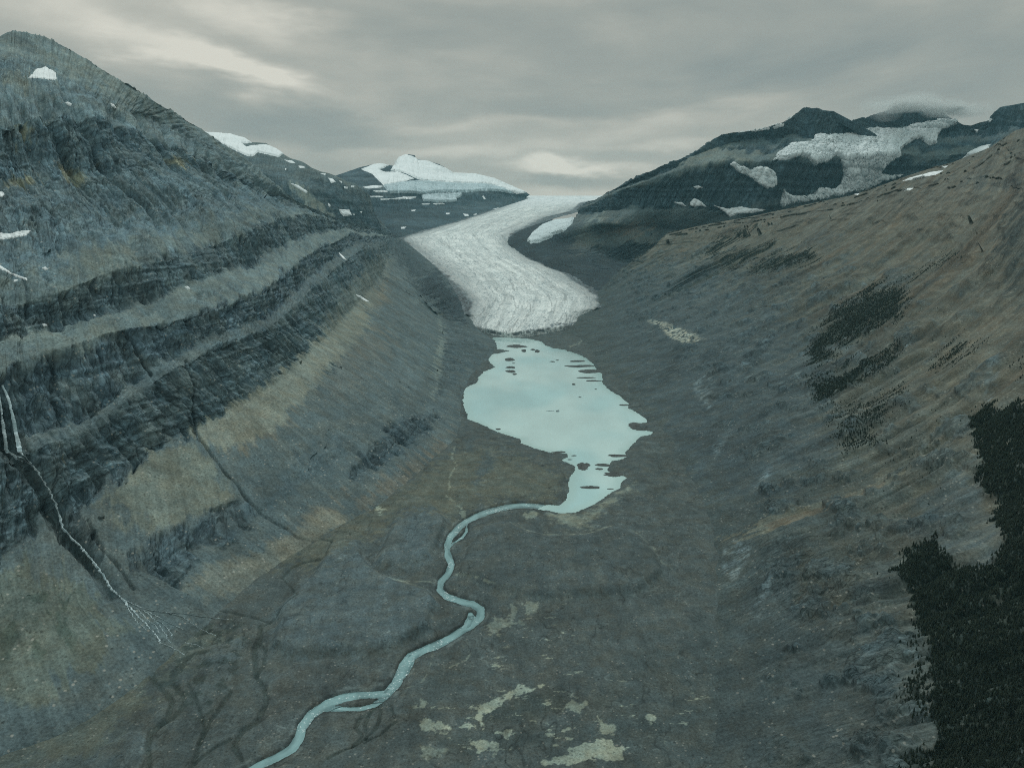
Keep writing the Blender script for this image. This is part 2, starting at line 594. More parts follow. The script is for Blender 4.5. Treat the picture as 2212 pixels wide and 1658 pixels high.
class Loft:
    """dense grid over solved rows; rows before r_vis0 / after are added skirts"""

    def __init__(self, C, ns, nt, tmin_px=6.0, seed=0, twarp=0.25, twl=90.0, back=2):
        R, K, _ = C.shape
        self.lo, self.hi = 0.5, R - 1 - back + 0.02
        U, V = proj(C)
        ds = np.hypot(np.diff(U, axis=1), np.diff(V, axis=1))
        ws = np.clip(np.median(ds, 0), 8, 400)
        dt = np.hypot(np.diff(U, axis=0), np.diff(V, axis=0))
        wt = np.clip(np.median(dt, 1), tmin_px, 300)
        s = np.interp(np.linspace(0, 1, ns), np.r_[0, np.cumsum(ws)] / ws.sum(), np.arange(K))
        t = np.interp(np.linspace(0, 1, nt), np.r_[0, np.cumsum(wt)] / wt.sum(), np.arange(R))
        Cs = np.stack([catmull(C[r], s) for r in range(R)])          # R, ns, 3
        T = np.repeat(t[:, None], ns, 1)
        Sm = np.r_[0, np.cumsum(np.linalg.norm(np.diff(Cs.mean(0), axis=0), axis=1))]
        T0 = np.r_[0, np.cumsum(np.linalg.norm(np.diff(Cs.mean(1), axis=0), axis=1))]
        Tm = np.interp(t, np.arange(R), T0)
        self.S2 = np.repeat(Sm[None, :], nt, 0)
        self.T2 = np.repeat(Tm[:, None], ns, 1)
        wob = fbm(self.S2 / twl, self.T2 / (twl * 1.5), oct=4, seed=seed + 50) * 2 * twarp
        edge = np.minimum(T, R - 1 - T)
        T = np.clip(T + wob * np.clip(edge, 0, 1), 0, R - 1)
        i = np.clip(np.floor(T).astype(int), 0, R - 2)
        f = (T - i)[..., None]
        j = np.repeat(np.arange(ns)[None, :], nt, 0)
        self.P = Cs[i, j] * (1 - f) + Cs[i + 1, j] * f
        self.T = T
        self.s = s
        self.ns, self.nt = ns, nt
        self.smooth()
        self.flip = 1.0
        self.where()
        n = self.normals()
        k = (self.T > self.lo) & (self.T < self.hi)
        self.flip = float(np.sign((n * (np.array([0, 0, HC]) - self.P)).sum(-1)[k].mean()))
        self.col = np.zeros((nt, ns, 3), np.float32)
        q = [self.P[..., i] for i in range(3)]
        k = np.median(self.P[..., 1]) / 1548.0
        self.brk = 1.2 * fbm(self.S2 / (14 * k), self.T2 / (90 * k), oct=4, seed=seed + 301, gain=0.6) + fbm(q[0] / (45 * k), q[1] / (45 * k), q[2] / (45 * k), 5, seed + 302, 0.6)
        self.cliff = np.zeros((nt, ns), np.float32)

    def where(self):
        self.u, self.v = proj(self.P)
        hid = (self.T < self.lo) | (self.T > self.hi)
        self.u = np.where(hid, -1e4, self.u)

    def fit_ridge(self, line, row, rag=0.0, wl=60.0, seed=0):
        """raise or lower the crest so that it follows a photographed skyline"""
        line = np.asarray(line, float)
        i = np.argmin(np.abs(self.T - row), axis=0)
        j = np.arange(self.ns)
        P = self.P[i, j]
        u, v = proj(P)
        tv = np.interp(u, line[:, 0], line[:, 1], left=np.nan, right=np.nan)
        dz = np.where(np.isnan(tv), 0, (v - tv)) * P[:, 1] / F
        dz = dz + rag * fbm(self.S2[0] / wl, 0 * self.S2[0], oct=5, seed=seed, gain=0.6) * 2
        self.P[..., 2] += dz[None] * sstep(self.T, row - 1.1, row)
        self.where()

    def smooth(self, it=2):
        P = self.P
        for _ in range(it):
            Q = P.copy()
            Q[1:-1] = 0.5 * P[1:-1] + 0.25 * (P[:-2] + P[2:])
            P = Q
        self.P = P

    def normals(self, P=None):
        P = self.P if P is None else P
        a = np.gradient(P, axis=1)
        b = np.gradient(P, axis=0)
        n = np.cross(a, b)
        n /= np.linalg.norm(n, axis=-1, keepdims=True) + 1e-9
        return n * self.flip

    def rowval(self, vals):
        return np.interp(self.T, np.arange(len(vals)), vals).astype(np.float32)

    def setcol(self, vals):
        vals = np.asarray(vals, float)
        for c in range(3):
            self.col[..., c] = np.interp(self.T, np.arange(len(vals)), vals[:, c])

    def warped(self, amp=8.0, wl=40.0, seed=0):
        """pixel position of every vertex, shifted by noise living on the surface"""
        wl = wl / 600.0 * np.median(self.P[..., 1]) 
        a = fbm(self.P[..., 0] / wl, self.P[..., 1] / wl, self.P[..., 2] / wl, 4, seed + 3) * amp * 2
        b = fbm(self.P[..., 0] / wl + 31, self.P[..., 1] / wl, self.P[..., 2] / wl, 4, seed + 9) * amp * 2
        return self.u + a, self.v + b

    def paint(self, poly, colr, k=1.0, soft=6.0, uv=None, cliff=None):
        u, v = uv if uv is not None else (self.u, self.v)
        so_ = min(1.6 * soft, 11.0)
        m = (1 - sstep(sdist(u, v, poly) + self.brk * (26 + 3.0 * soft), -so_ - 0.4 * soft, so_)) * k
        self.col += (np.asarray(colr, np.float32) - self.col) * m[..., None]
        if cliff is not None:
            self.cliff += (cliff - self.cliff) * m
        return m

    def displace(self, d):
        self.P = self.P + self.normals() * d[..., None]
        self.where()

    def mesh(self, name, mat, kind='structure'):
        fl = np.stack([self.S2, self.T2, np.zeros_like(self.S2)], -1).reshape(-1, 3)
        me = mesh_np(name, self.P.reshape(-1, 3), quads(self.nt, self.ns),
                     {'tint': self.col.reshape(-1, 3), 'cliff': self.cliff.ravel(), 'flow': fl})
        o = link(name, me, mat)
        if kind:
            o['kind'] = kind
        return o

    def drape(self, poly, name, mat, h=4.0, up=3, soft=2.0, rag=2.5, wl=14.0, seed=1, colr=(0.85, 0.87, 0.88), bumpy=0.0):
        """a lens of snow or ice lying on this mountainside inside a photographed outline"""
        poly = np.asarray(poly, float)
        m = 6
        s = (self.u > poly[:, 0].min() - m) & (self.u < poly[:, 0].max() + m) & (self.v > poly[:, 1].min() - m) & (self.v < poly[:, 1].max() + m)
        ii, jj = np.nonzero(s)
        if len(ii) == 0:
            print('drape misses', name)
            return None
        i0, i1, j0, j1 = max(ii.min() - 1, 0), min(ii.max() + 2, self.nt), max(jj.min() - 1, 0), min(jj.max() + 2, self.ns)
        sub = np.concatenate([self.P[i0:i1, j0:j1], self.u[i0:i1, j0:j1, None], self.v[i0:i1, j0:j1, None],
                              self.S2[i0:i1, j0:j1, None], self.T2[i0:i1, j0:j1, None]], -1)

        def upsample(a, ax):
            n = a.shape[ax]
            x = np.linspace(0, n - 1, (n - 1) * up + 1)
            k = np.clip(np.floor(x).astype(int), 0, n - 2)
            f = (x - k)
            f = f[:, None, None] if ax == 0 else f[None, :, None]
            return np.take(a, k, ax) * (1 - f) + np.take(a, k + 1, ax) * f
        sub = upsample(upsample(sub, 0), 1)
        P = sub[..., :3]
        wlm = wl / 1548.0 * np.median(P[..., 1])
        q = [P[..., i] / wlm for i in range(3)]
        d = sdist(sub[..., 3], sub[..., 4], poly, 20.0) + fbm(q[0], q[1], q[2], 5, seed, 0.6) * rag * 2
        N = self.normals(P)
        lift = h * (1 - sstep(d, -soft * 2, soft * 0.5)) - 0.25 * h * sstep(d, 0, soft)
        if bumpy:
            lift = lift + fbm(q[0] * 1.6, q[1] * 1.6, q[2] * 1.6, 4, seed + 40, ridged=True) * bumpy * (d < 0)
        P = P + N * lift[..., None]
        nt, ns = P.shape[:2]
        ok = d < soft
        keep = ok[:-1, :-1] | ok[1:, :-1] | ok[:-1, 1:] | ok[1:, 1:]
        keep = biggest(keep)
        Q = quads(nt, ns, keep)
        if len(Q) == 0:
            print('drape empty', name)
            return None
        used = np.unique(Q)
        mp = np.zeros(nt * ns, np.int64)
        mp[used] = np.arange(len(used))
        col = np.repeat(np.asarray(colr, np.float32)[None], len(used), 0)
        fl = np.stack([sub[..., 5], sub[..., 6], 0 * sub[..., 6]], -1).reshape(-1, 3)[used]
        me = mesh_np(name, P.reshape(-1, 3)[used], mp[Q], {'tint': col, 'flow': fl})
        return link(name, me, mat)

    def points_at(self, line, step=1.0):
        """surface points below a photographed line"""
        line = np.asarray(line, float)
        L = np.r_[0, np.cumsum(np.hypot(*np.diff(line, axis=0).T))]
        q = np.linspace(0, L[-1], max(2, int(L[-1] / step) + 1))
        uu, vv = np.interp(q, L, line[:, 0]), np.interp(q, L, line[:, 1])
        m = 25
        sel = np.nonzero(((self.u > uu.min() - m) & (self.u < uu.max() + m) & (self.v > vv.min() - m) & (self.v < vv.max() + m)).ravel())[0]
        fu, fv, P = self.u.ravel()[sel], self.v.ravel()[sel], self.P.reshape(-1, 3)[sel]
        out = []
        for a, b in zip(uu, vv):
            d = (fu - a) ** 2 + (fv - b) ** 2
            k = np.argpartition(d, 6)[:6]
            w = 1 / (d[k] + 0.3)
            out.append((P[k] * w[:, None]).sum(0) / w.sum())
        return np.array(out)


def skirts(C, n, foot=(30, -18), back=((250, -220), (900, -900))):
    """bury the foot, and let the far side of the ridge fall away"""
    n = np.array(n, float)
    n /= np.linalg.norm(n, axis=1, keepdims=True)
    f = C[0].copy()
    f[:, :2] -= n * foot[0]
    f[:, 2] += foot[1]
    rows = [f[None], C]
    for d, dz in back:
        b = C[-1].copy()
        b[:, :2] += n * d
        b[:, 2] = np.maximum(b[:, 2] + dz, -60)
        rows.append(b[None])
    return np.concatenate(rows)


def addrow(*rows): return list(rows)


# ---- left mountain -------------------------------------------------
LR = [
    [(-350, 1900), (-60, 1660), (150, 1560), (330, 1440), (470, 1330), (600, 1240), (720, 1170), (850, 1080), (940, 1000), (1000, 930), (1005, 840), (1072, 748), (1012, 692), (965, 600), (868, 517, 5500)],
    [(-350, 1560), (-80, 1420), (60, 1330), (200, 1290), (330, 1230), (470, 1150), (610, 1080), (735, 985), (840, 925), (912, 880), (944, 815), (957, 735), (953, 690), (898, 620, 3300), (860, 515, 5200)],
    [(-350, 1330), (-80, 1240), (20, 1190), (180, 1060), (300, 990), (411, 927), (490, 888), (570, 845), (642, 789), (690, 745), (740, 690), (790, 635), (815, 605, 2900), (835, 570, 3450), (855, 513, 5100)],
    [(-350, 1170), (-80, 1085), (5, 1000), (130, 950), (215, 905), (320, 830), (400, 780), (480, 745), (560, 715), (620, 675), (690, 610), (750, 560), (788, 537, 2920), (822, 537, 3500), (851, 511, 5100)],
    [(-350, 1100), (-80, 1020), (-5, 975), (100, 915), (205, 885), (300, 810), (390, 755), (470, 722), (550, 692), (610, 650), (675, 590), (735, 545), (775, 522, 2960), (814, 522, 3550), (849, 510, 5120)],
    [(-350, 900), (-90, 840), (-10, 810), (60, 772), (170, 738), (265, 706), (360, 690), (450, 672), (540, 640), (605, 600), (665, 550), (725, 520), (762, 507, 2990), (805, 510, 3600), (847, 508, 5140)],
    [(-350, 820), (-100, 760), (-20, 735), (55, 715), (150, 688), (240, 662), (330, 640), (420, 612), (510, 578), (580, 548), (640, 515), (700, 495), (750, 495, 3020), (797, 502, 3650), (846, 507, 5160)],
    [(-360, 740), (-110, 690), (-30, 660), (50, 650), (140, 625), (225, 590), (310, 568), (395, 548), (480, 520), (550, 495), (615, 470), (680, 462), (744, 484, 3040), (793, 497, 3680), (845, 506, 5180)],
    [(-380, 560), (-130, 520), (-50, 510), (30, 500), (110, 480), (190, 460), (265, 450), (340, 435), (420, 420), (490, 415), (560, 412), (650, 440), (740, 479, 3060), (790, 493, 3700), (844.5, 505, 5200)],
    [(-400, 400), (-150, 392), (-70, 388), (0, 382), (70, 378), (140, 372), (205, 368), (275, 362), (345, 358), (420, 360), (540, 392), (643, 436), (738, 476, 3070), (788, 491, 3720), (844, 504, 5220)],
    [(-420, 265), (-170, 262), (-90, 258), (-20, 256), (45, 248), (105, 240), (165, 242), (228, 250), (300, 272), (375, 305), (545, 383), (640, 434), (737, 475, 3080), (787, 490, 3740), (843.5, 503.5, 5240)],
    [(-430, 170), (-190, 165), (-100, 160), (-30, 158), (30, 150), (85, 155), (140, 170), (205, 200), (280, 240), (365, 270), (555, 378), (638, 432), (736, 474, 3090), (786, 489, 3760), (843, 503, 5260)],
    [(-450, 140), (-200, 110), (-100, 92), (0, 82), (35, 69), (86, 78), (146, 105), (224, 153), (310, 204), (420, 271), (565, 372), (635, 430), (735, 473, 3100), (785, 488, 3780), (842, 502, 5280)],
]
LN = [(-.957, .29)] * 9 + [(-.99, .1)] * 6
LC = solve(LR, [24, 32, 62, 30, 65, 30, 62, 38, 40, 60, 36, 34], [-25, -20, -15, -12, -10, -8, -5, 0, 0, 0, 0, 0, 'g', 'g', 0], LN)
LC = skirts(LC, LN)
L = Loft(LC, 960, 1080, seed=1, twarp=0.22)
# row index in L.T: 1 foot, 2 mid talus, 3/4 lower cliff, 5/6 waterfall cliff, 7/8 upper cliff, 9 mid slope, 10/11 top cliff, 13 ridge
x, y, z = [L.P[..., i] for i in range(3)]
soft1 = fbm(x / 260, y / 260, z / 260, 3, 5)
jag = 0.75 * fbm(L.S2 / 260, L.T2 / 500, oct=3, seed=76) + 0.34 * fbm(L.S2 / 34, L.T2 / 160, oct=5, seed=77, gain=0.6) + 0.16 * fbm(L.S2 / 9, L.T2 / 26, oct=4, seed=78) + 0.30 * fbm(L.S2 / 62, 0 * L.S2, oct=2, seed=79, ridged=True)
TJ = L.T + jag * sstep(L.T, 2.2, 2.9)


def bands(vals):
    """piecewise rock / scree layers with narrow, ragged contacts; vals = (row, value above that row)"""
    xs, ys = [], []
    for i, (r, v) in enumerate(vals):
        if i:
            xs += [r - 0.07, r + 0.07]
            ys += [vals[i - 1][1], v]
        else:
            xs.append(r)
            ys.append(v)
    ys = np.asarray(ys, float)
    if ys.ndim == 1:
        return np.interp(TJ, xs, ys)
    return np.stack([np.interp(TJ, xs, ys[:, c]) for c in range(3)], -1)


L.cliff = bands([(0, 0.0), (2.0, 0.05), (3.05, 0.95), (4.1, 0.35), (5.0, 1.0), (6.1, 0.05), (7.0, 1.0), (8.05, 0.35), (8.7, 0.7), (10.0, 1.0), (11.1, 0.4), (12.0, 0.55), (12.5, 0.3)])
L.cliff = np.clip(L.cliff + soft1 * 0.5 * (L.cliff > 0.2), 0, 1).astype(np.float32)
patch = sstep(fbm(L.S2 / 70, L.T2 / 45, oct=5, seed=80, gain=0.6), -0.04, 0.14) * sstep(TJ, 3.1, 3.3)
ROCK = (0.168, 0.195, 0.200)  # pale blue of the upper slope; distance haze put into the colour
ROCKD = (0.128, 0.150, 0.154)  # cliff faces darker than benches, part of their shade in the colour
TAL = (0.235, 0.215, 0.175)
TALG = (0.215, 0.215, 0.195)
BENCH = (0.186, 0.193, 0.176)
L.col[:] = bands([(0, (.118, .124, .116)), (1.25, (.128, .136, .128)), (2.1, (.145, .152, .142)), (3.05, ROCKD), (4.1, (.138, .15, .145)), (5.0, (.122, .145, .154)), (6.1, BENCH), (7.0, ROCKD), (8.05, BENCH), (8.45, ROCK), (10.0, (.14, .168, .176)), (11.1, (.19, .212, .208)), (12.0, (.17, .195, .195)), (12.5, (.21, .22, .205))])
mixc = np.array((.158, .172, .166))                  # scree lying on ledges, rock showing through scree
L.col += (mixc.astype(np.float32) - L.col) * (0.7 * patch * (1 - sstep(TJ, 12, 12.6)))[..., None]
L.cliff += ((0.55 - L.cliff) * 0.5 * patch).astype(np.float32)
W = L.warped(9, 30, 2)
W2 = L.warped(4, 12, 3)
ORANGE = (0.27, 0.19, 0.125)
L.paint([(470, 960), (520, 890), (600, 850), (640, 880), (600, 930), (540, 960), (500, 990)], ORANGE, 0.55, 14, W)
L.paint([(690, 800), (740, 740), (800, 700), (850, 740), (800, 800), (730, 850)], ORANGE, 0.30, 22, W)
L.paint([(770, 690), (800, 640), (834, 600), (836, 650), (815, 662)], (0.26, 0.19, 0.13), 0.7, 6, W2)
L.paint([(740, 1095), (850, 1020), (930, 965), (1000, 925), (985, 990), (880, 1040), (770, 1110)], (0.235, 0.165, 0.11), 0.42, 22, W)
L.paint([(560, 1180), (660, 1110), (760, 1060), (720, 1150), (640, 1220)], ORANGE, 0.45, 16, W)
TAN = (0.275, 0.24, 0.185)
L.paint(c4([(1090, 1080), (1300, 960), (1520, 800), (1720, 650), (1830, 540), (2000, 400), (2133, 280), (2133, 480), (1990, 640), (1840, 800), (1760, 900), (1680, 930), (1640, 1010), (1560, 1060), (1400, 1150), (1290, 1200), (1180, 1150)]), TAN, 0.85, 3, W2, 0.0)
L.paint(c4([(650, 1400), (900, 1200), (1100, 1150), (1230, 1250), (1350, 1380), (1300, 1480), (1150, 1560), (900, 1640), (700, 1640), (560, 1480)]), (0.235, 0.21, 0.16), 0.75, 6, W, 0.05)
L.paint(c7([(1100, 520), (1500, 400), (1850, 180), (2050, 180), (1900, 330), (1700, 520), (1600, 650), (1250, 700), (1080, 620)]), (0.22, 0.185, 0.14), 0.7, 8, W, 0.05)
L.paint(c2([(200, 1180), (330, 980), (480, 820), (600, 720), (640, 780), (560, 900), (500, 1100), (420, 1250), (260, 1330)]), (0.21, 0.19, 0.15), 0.6, 6, W, 0.05)
L.paint([(660, 840), (760, 740), (860, 760), (930, 860), (800, 960), (650, 1000)], (0.15, 0.155, 0.145), 0.4, 30, W)
L.paint([(-100, 1240), (60, 1210), (170, 1250), (260, 1360), (150, 1480), (-100, 1560)], (0.18, 0.16, 0.108), 0.48, 30, W)
sp = sstep(fbm(L.S2 / 22, L.T2 / 30, oct=4, seed=12), 0.02, 0.16)
m = (1 - sstep(sdist(W[0], W[1], [(0, 1330), (90, 1260), (180, 1270), (160, 1420), (0, 1440)]), -20, 20)) * sp
L.col += (np.array((0.075, 0.085, 0.065), np.float32) - L.col) * (m * 0.7)[..., None]
BLUE = (0.105, 0.125, 0.13)
L.paint(c7([(770, 420), (900, 330), (1150, 230), (1300, 150), (1440, 100), (1490, 160), (1450, 280), (1380, 350), (1260, 400), (1160, 410), (1120, 520), (1020, 590), (880, 540), (780, 500)]), BLUE, 0.85, 5, W2, 0.95)
L.paint(c5([(100, 1100), (200, 980), (370, 800), (560, 720), (640, 740), (600, 830), (500, 900), (400, 980), (250, 1060), (130, 1120)]), BLUE, 0.85, 5, W2, 0.95)
L.paint([(560, 1090), (620, 1000), (730, 930), (760, 960), (700, 1020), (620, 1090)], BLUE, 0.4, 14, W, 0.6)
L.paint(c7([(590, 130), (660, 90), (760, 140), (800, 200), (740, 250), (640, 200)]), (0.10, 0.12, 0.125), 0.7, 12, W)
# the dark steep side of the moraine crest and the hump beside the glacier
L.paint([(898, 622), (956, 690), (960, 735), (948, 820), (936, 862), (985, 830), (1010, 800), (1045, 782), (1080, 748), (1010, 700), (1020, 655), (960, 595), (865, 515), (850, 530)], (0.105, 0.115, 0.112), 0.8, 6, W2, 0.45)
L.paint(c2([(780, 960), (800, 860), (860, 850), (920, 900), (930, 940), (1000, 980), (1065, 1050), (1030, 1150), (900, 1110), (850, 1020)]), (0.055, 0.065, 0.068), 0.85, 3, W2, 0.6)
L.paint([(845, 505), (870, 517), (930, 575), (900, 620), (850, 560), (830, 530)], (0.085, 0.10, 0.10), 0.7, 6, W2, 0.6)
L.paint(c2([(845, 1400), (860, 1490), (850, 1580), (880, 1480), (905, 1320), (905, 1200), (880, 1120), (895, 1250)]), (0.30, 0.29, 0.24), 0.6, 2, W2)
# ochre stains under the top cliff
for q in (c1([(70, 1020), (100, 980), (250, 990), (250, 1010), (120, 1030)]), c1([(170, 690), (230, 690), (240, 760), (180, 750)]), c1([(370, 930), (430, 910), (480, 980), (380, 1000)]),
          c1([(1010, 890), (1090, 900), (1120, 940), (1020, 930)])):
    L.paint(q, (0.36, 0.29, 0.18), 0.75, 4, W2)
L.paint(c1([(240, 300), (560, 300), (800, 560), (1000, 700), (700, 640), (560, 480), (330, 420)]), (0.27, 0.25, 0.20), 0.35, 12, W)
L.paint(c1([(0, 430), (100, 400), (220, 400), (180, 470), (0, 480)]), (0.32, 0.29, 0.23), 0.6, 5, W2)
L.paint(c4([(330, 60), (600, 10), (800, 20), (840, 90), (600, 140), (400, 130)]), (0.235, 0.22, 0.18), 0.6, 10, W, 0.1)
L.paint(c4([(180, 500), (560, 420), (700, 460), (560, 520), (380, 600), (250, 620)]), (0.205, 0.20, 0.17), 0.7, 8, W, 0.1)
# wet rock and painted shade round the waterfall and its gorge
STREAM = [(10, 972), (40, 985), (62, 1000), (78, 1015), (92, 1035), (108, 1060), (118, 1085), (125, 1105), (137, 1140), (160, 1165), (180, 1190), (205, 1215),
          (232, 1258), (242, 1275)]
gd = ldist(L.u, L.v, [(8, 835), (20, 905), (24, 960)] + STREAM[1:], 90)
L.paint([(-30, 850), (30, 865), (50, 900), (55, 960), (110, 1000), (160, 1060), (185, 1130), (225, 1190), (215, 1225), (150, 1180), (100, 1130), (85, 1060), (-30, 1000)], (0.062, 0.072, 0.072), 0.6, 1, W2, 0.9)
L.paint([(70, 1040), (120, 1060), (200, 1180), (230, 1240), (180, 1210), (120, 1150)], (0.06, 0.07, 0.066), 0.6, 3, W2)
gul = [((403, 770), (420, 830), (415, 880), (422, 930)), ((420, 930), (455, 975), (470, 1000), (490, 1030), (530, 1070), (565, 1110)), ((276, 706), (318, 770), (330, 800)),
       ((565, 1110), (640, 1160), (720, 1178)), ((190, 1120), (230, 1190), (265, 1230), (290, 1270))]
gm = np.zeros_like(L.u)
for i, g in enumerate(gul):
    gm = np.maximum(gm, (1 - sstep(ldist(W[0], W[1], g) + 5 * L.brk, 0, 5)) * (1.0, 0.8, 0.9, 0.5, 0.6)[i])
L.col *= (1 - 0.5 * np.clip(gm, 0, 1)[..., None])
# strata and scree tone
zz = z + 14 * fbm(x / 300, y / 300, z / 300, 3, 31)
st1 = perlin(zz / 11, 0 * zz + 3.3, seed=4) + 0.6 * perlin(zz / 4.3, 0 * zz + 9.3, seed=5)
rk = np.clip(L.cliff, 0, 1)
upper = sstep(L.T, 8.2, 9.5)
L.col *= (1 + (0.15 * rk + 0.10 * upper) * st1)[..., None]
L.col *= (1 + 0.40 * fbm(x / 90, y / 90, z / 90, 5, 61, 0.6))[..., None]
stk = fbm(L.S2 / 7, L.T2 / 120, oct=4, seed=64, gain=0.6)
L.col *= (1 + 0.33 * stk * (1 - rk) * (1 - 0.8 * upper))[..., None]
lg = zz / 13.0 + 1.1 * perlin(zz / 37, 0 * zz + 4.1, seed=26) + 0.8 * fbm(x / 90, y / 90, oct=4, seed=27)
lg = np.abs(lg - np.floor(lg) - 0.5)
lgm = sstep(fbm(x / 140, y / 140, z / 45, 4, 125), -0.05, 0.2) * rk
L.col *= (1 + 0.42 * (1 - sstep(lg, 0.03, 0.11)) * lgm - 0.22 * sstep(lg, 0.38, 0.47) * lgm)[..., None]
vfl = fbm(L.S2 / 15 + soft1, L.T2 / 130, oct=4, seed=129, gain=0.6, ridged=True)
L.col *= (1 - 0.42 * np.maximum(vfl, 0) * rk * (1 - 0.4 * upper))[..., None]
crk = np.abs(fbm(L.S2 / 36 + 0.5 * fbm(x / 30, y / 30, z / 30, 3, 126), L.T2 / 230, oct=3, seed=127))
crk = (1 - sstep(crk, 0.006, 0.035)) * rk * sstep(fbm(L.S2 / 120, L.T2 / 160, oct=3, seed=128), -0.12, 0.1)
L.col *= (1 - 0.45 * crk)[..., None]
L.col *= (1 + 0.17 * sstep(TJ, 2.8, 3.2))[..., None] * np.array((0.97, 1.0, 1.045), np.float32)
# relief
flu = fbm(L.S2 / 46 + soft1 + 0.35 * fbm(x / 40, y / 40, z / 40, 3, 23), L.T2 / 210, oct=3, seed=8, gain=0.45, ridged=True)
flu2 = fbm(L.S2 / 17 + soft1, L.T2 / 90, oct=3, seed=19, ridged=True)
gully = fbm(L.S2 / 150 + soft1 * 0.7 + L.T2 / 900, L.T2 / 1100, oct=3, seed=9, ridged=True)
d = 30 * soft1 * (0.25 + 0.75 * sstep(L.T, 2.6, 4)) + 12 * fbm(x / 70, y / 70, z / 70, 4, 15) * (0.3 + rk)
d += -30 * np.maximum(flu, 0) ** 2 * rk * 1.6 - 13 * np.maximum(flu2, 0) ** 2 * rk - 5 * np.maximum(fbm(L.S2 / 15 + soft1, L.T2 / 130, oct=4, seed=129, gain=0.6, ridged=True), 0) * rk
d += 5.0 * fbm(x / 22, y / 22, z / 22, 4, 16, 0.6, ridged=True) * (0.2 + rk) + 4.5 * fbm(L.S2 / 14, L.T2 / 30, oct=4, seed=18, gain=0.6) * rk
d += -85 * np.maximum(gully - 0.10, 0) ** 1.3 * sstep(L.T, 7.5, 9) * (1 - sstep(L.T, 11.3, 12.3))
saw = zz / 21.0 + 0.8 * perlin(zz / 55, 0 * zz + 1.7, seed=25) + 0.5 * fbm(x / 120, y / 120, oct=3, seed=24)
saw = saw - np.floor(saw)
ledge = sstep(fbm(x / 170, y / 170, z / 60, 4, 124), -0.12, 0.2)
d += (3.2 * (0.5 - saw) * ledge + 2.6 * st1) * rk * (1 - 0.5 * upper) + 1.2 * (0.5 - saw) * upper * ledge
d += -2.5 * np.maximum(fbm(L.S2 / 9, L.T2 / 260, oct=3, seed=21, ridged=True), 0) * (1 - rk) * sstep(L.T, 1.2, 2)
d -= 17 * np.exp(-(gd / 15.0) ** 2)
d -= 9 * gm + 5 * crk
d += 2.2 * (0.5 - 2 * np.minimum(lg, 0.25)) * lgm
dk = sstep(L.T, 1.0, 1.6) * (1 - sstep(L.T, 12.6, 13.2))
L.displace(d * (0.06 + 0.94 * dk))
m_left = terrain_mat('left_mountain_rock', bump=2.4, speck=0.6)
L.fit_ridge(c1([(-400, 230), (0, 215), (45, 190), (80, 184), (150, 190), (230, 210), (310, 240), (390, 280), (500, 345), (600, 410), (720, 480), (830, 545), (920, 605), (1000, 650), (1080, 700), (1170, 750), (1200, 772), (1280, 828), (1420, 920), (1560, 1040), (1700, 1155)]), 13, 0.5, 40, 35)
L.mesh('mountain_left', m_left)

# ---- near hillside on the right ------------------------------------
RRc = [
    [(1480, 1950), (1800, 1900), (2200, 1800), (2700, 1600), (3200, 1200), (3300, 700), (3400, 200)],
    [(1500, 1640), (1750, 1560), (2050, 1440), (2400, 1280), (2750, 1000), (2900, 600), (3000, 150)],
    [(1510, 1450), (1720, 1370), (1960, 1270), (2220, 1120), (2500, 880), (2700, 550), (2800, 150)],
    [(1500, 1280), (1690, 1200), (1900, 1090), (2120, 960), (2360, 770), (2550, 500), (2650, 180)],
    [(1480, 1120), (1650, 1040), (1840, 950), (2040, 830), (2250, 670), (2400, 450), (2500, 210)],
    [(1450, 1000), (1610, 930), (1790, 840), (1980, 720), (2150, 580), (2280, 420), (2360, 240)],
    [(1420, 915), (1570, 845), (1740, 760), (1910, 650), (2070, 530), (2170, 410), (2212, 277)],
    [(1350, 840), (1500, 775), (1660, 695), (1830, 600), (1970, 500), (2060, 415), (2140, 320)],
    [(1290, 775), (1440, 715), (1590, 640), (1740, 560), (1870, 480), (1940, 420), (1990, 372)],
    [(1255, 735), (1380, 680), (1510, 610), (1640, 545), (1740, 490), (1800, 455), (1840, 422)],
    [(1298, 690), (1390, 640, 3450), (1490, 580, 3600), (1580, 535, 3750), (1640, 500, 3850), (1670, 475, 3920), (1700, 451, 4000)],
    [(1295, 645), (1350, 605, 3880), (1410, 570, 4000), (1470, 540, 4130), (1510, 515, 4230), (1530, 495, 4300), (1545, 481, 4380)],
    [(1290, 632), (1318, 605, 4000), (1350, 575, 4120), (1385, 548, 4230), (1412, 527, 4330), (1430, 513, 4400), (1442, 503, 4480)]]
RR = [[c[r] for c in RRc] for r in range(7)]
RN = [(.98, -.05)] * 9 + [(.95, -.1), (.92, -.2), (.9, -.3), (.9, -.3)]
RC = solve(RR, [17, 22, 26, 30, 30, 30], [-30, -25, -20, -15, -8, -3, 0, 0, 0, 0, 'g', 'g', 'g'], RN)

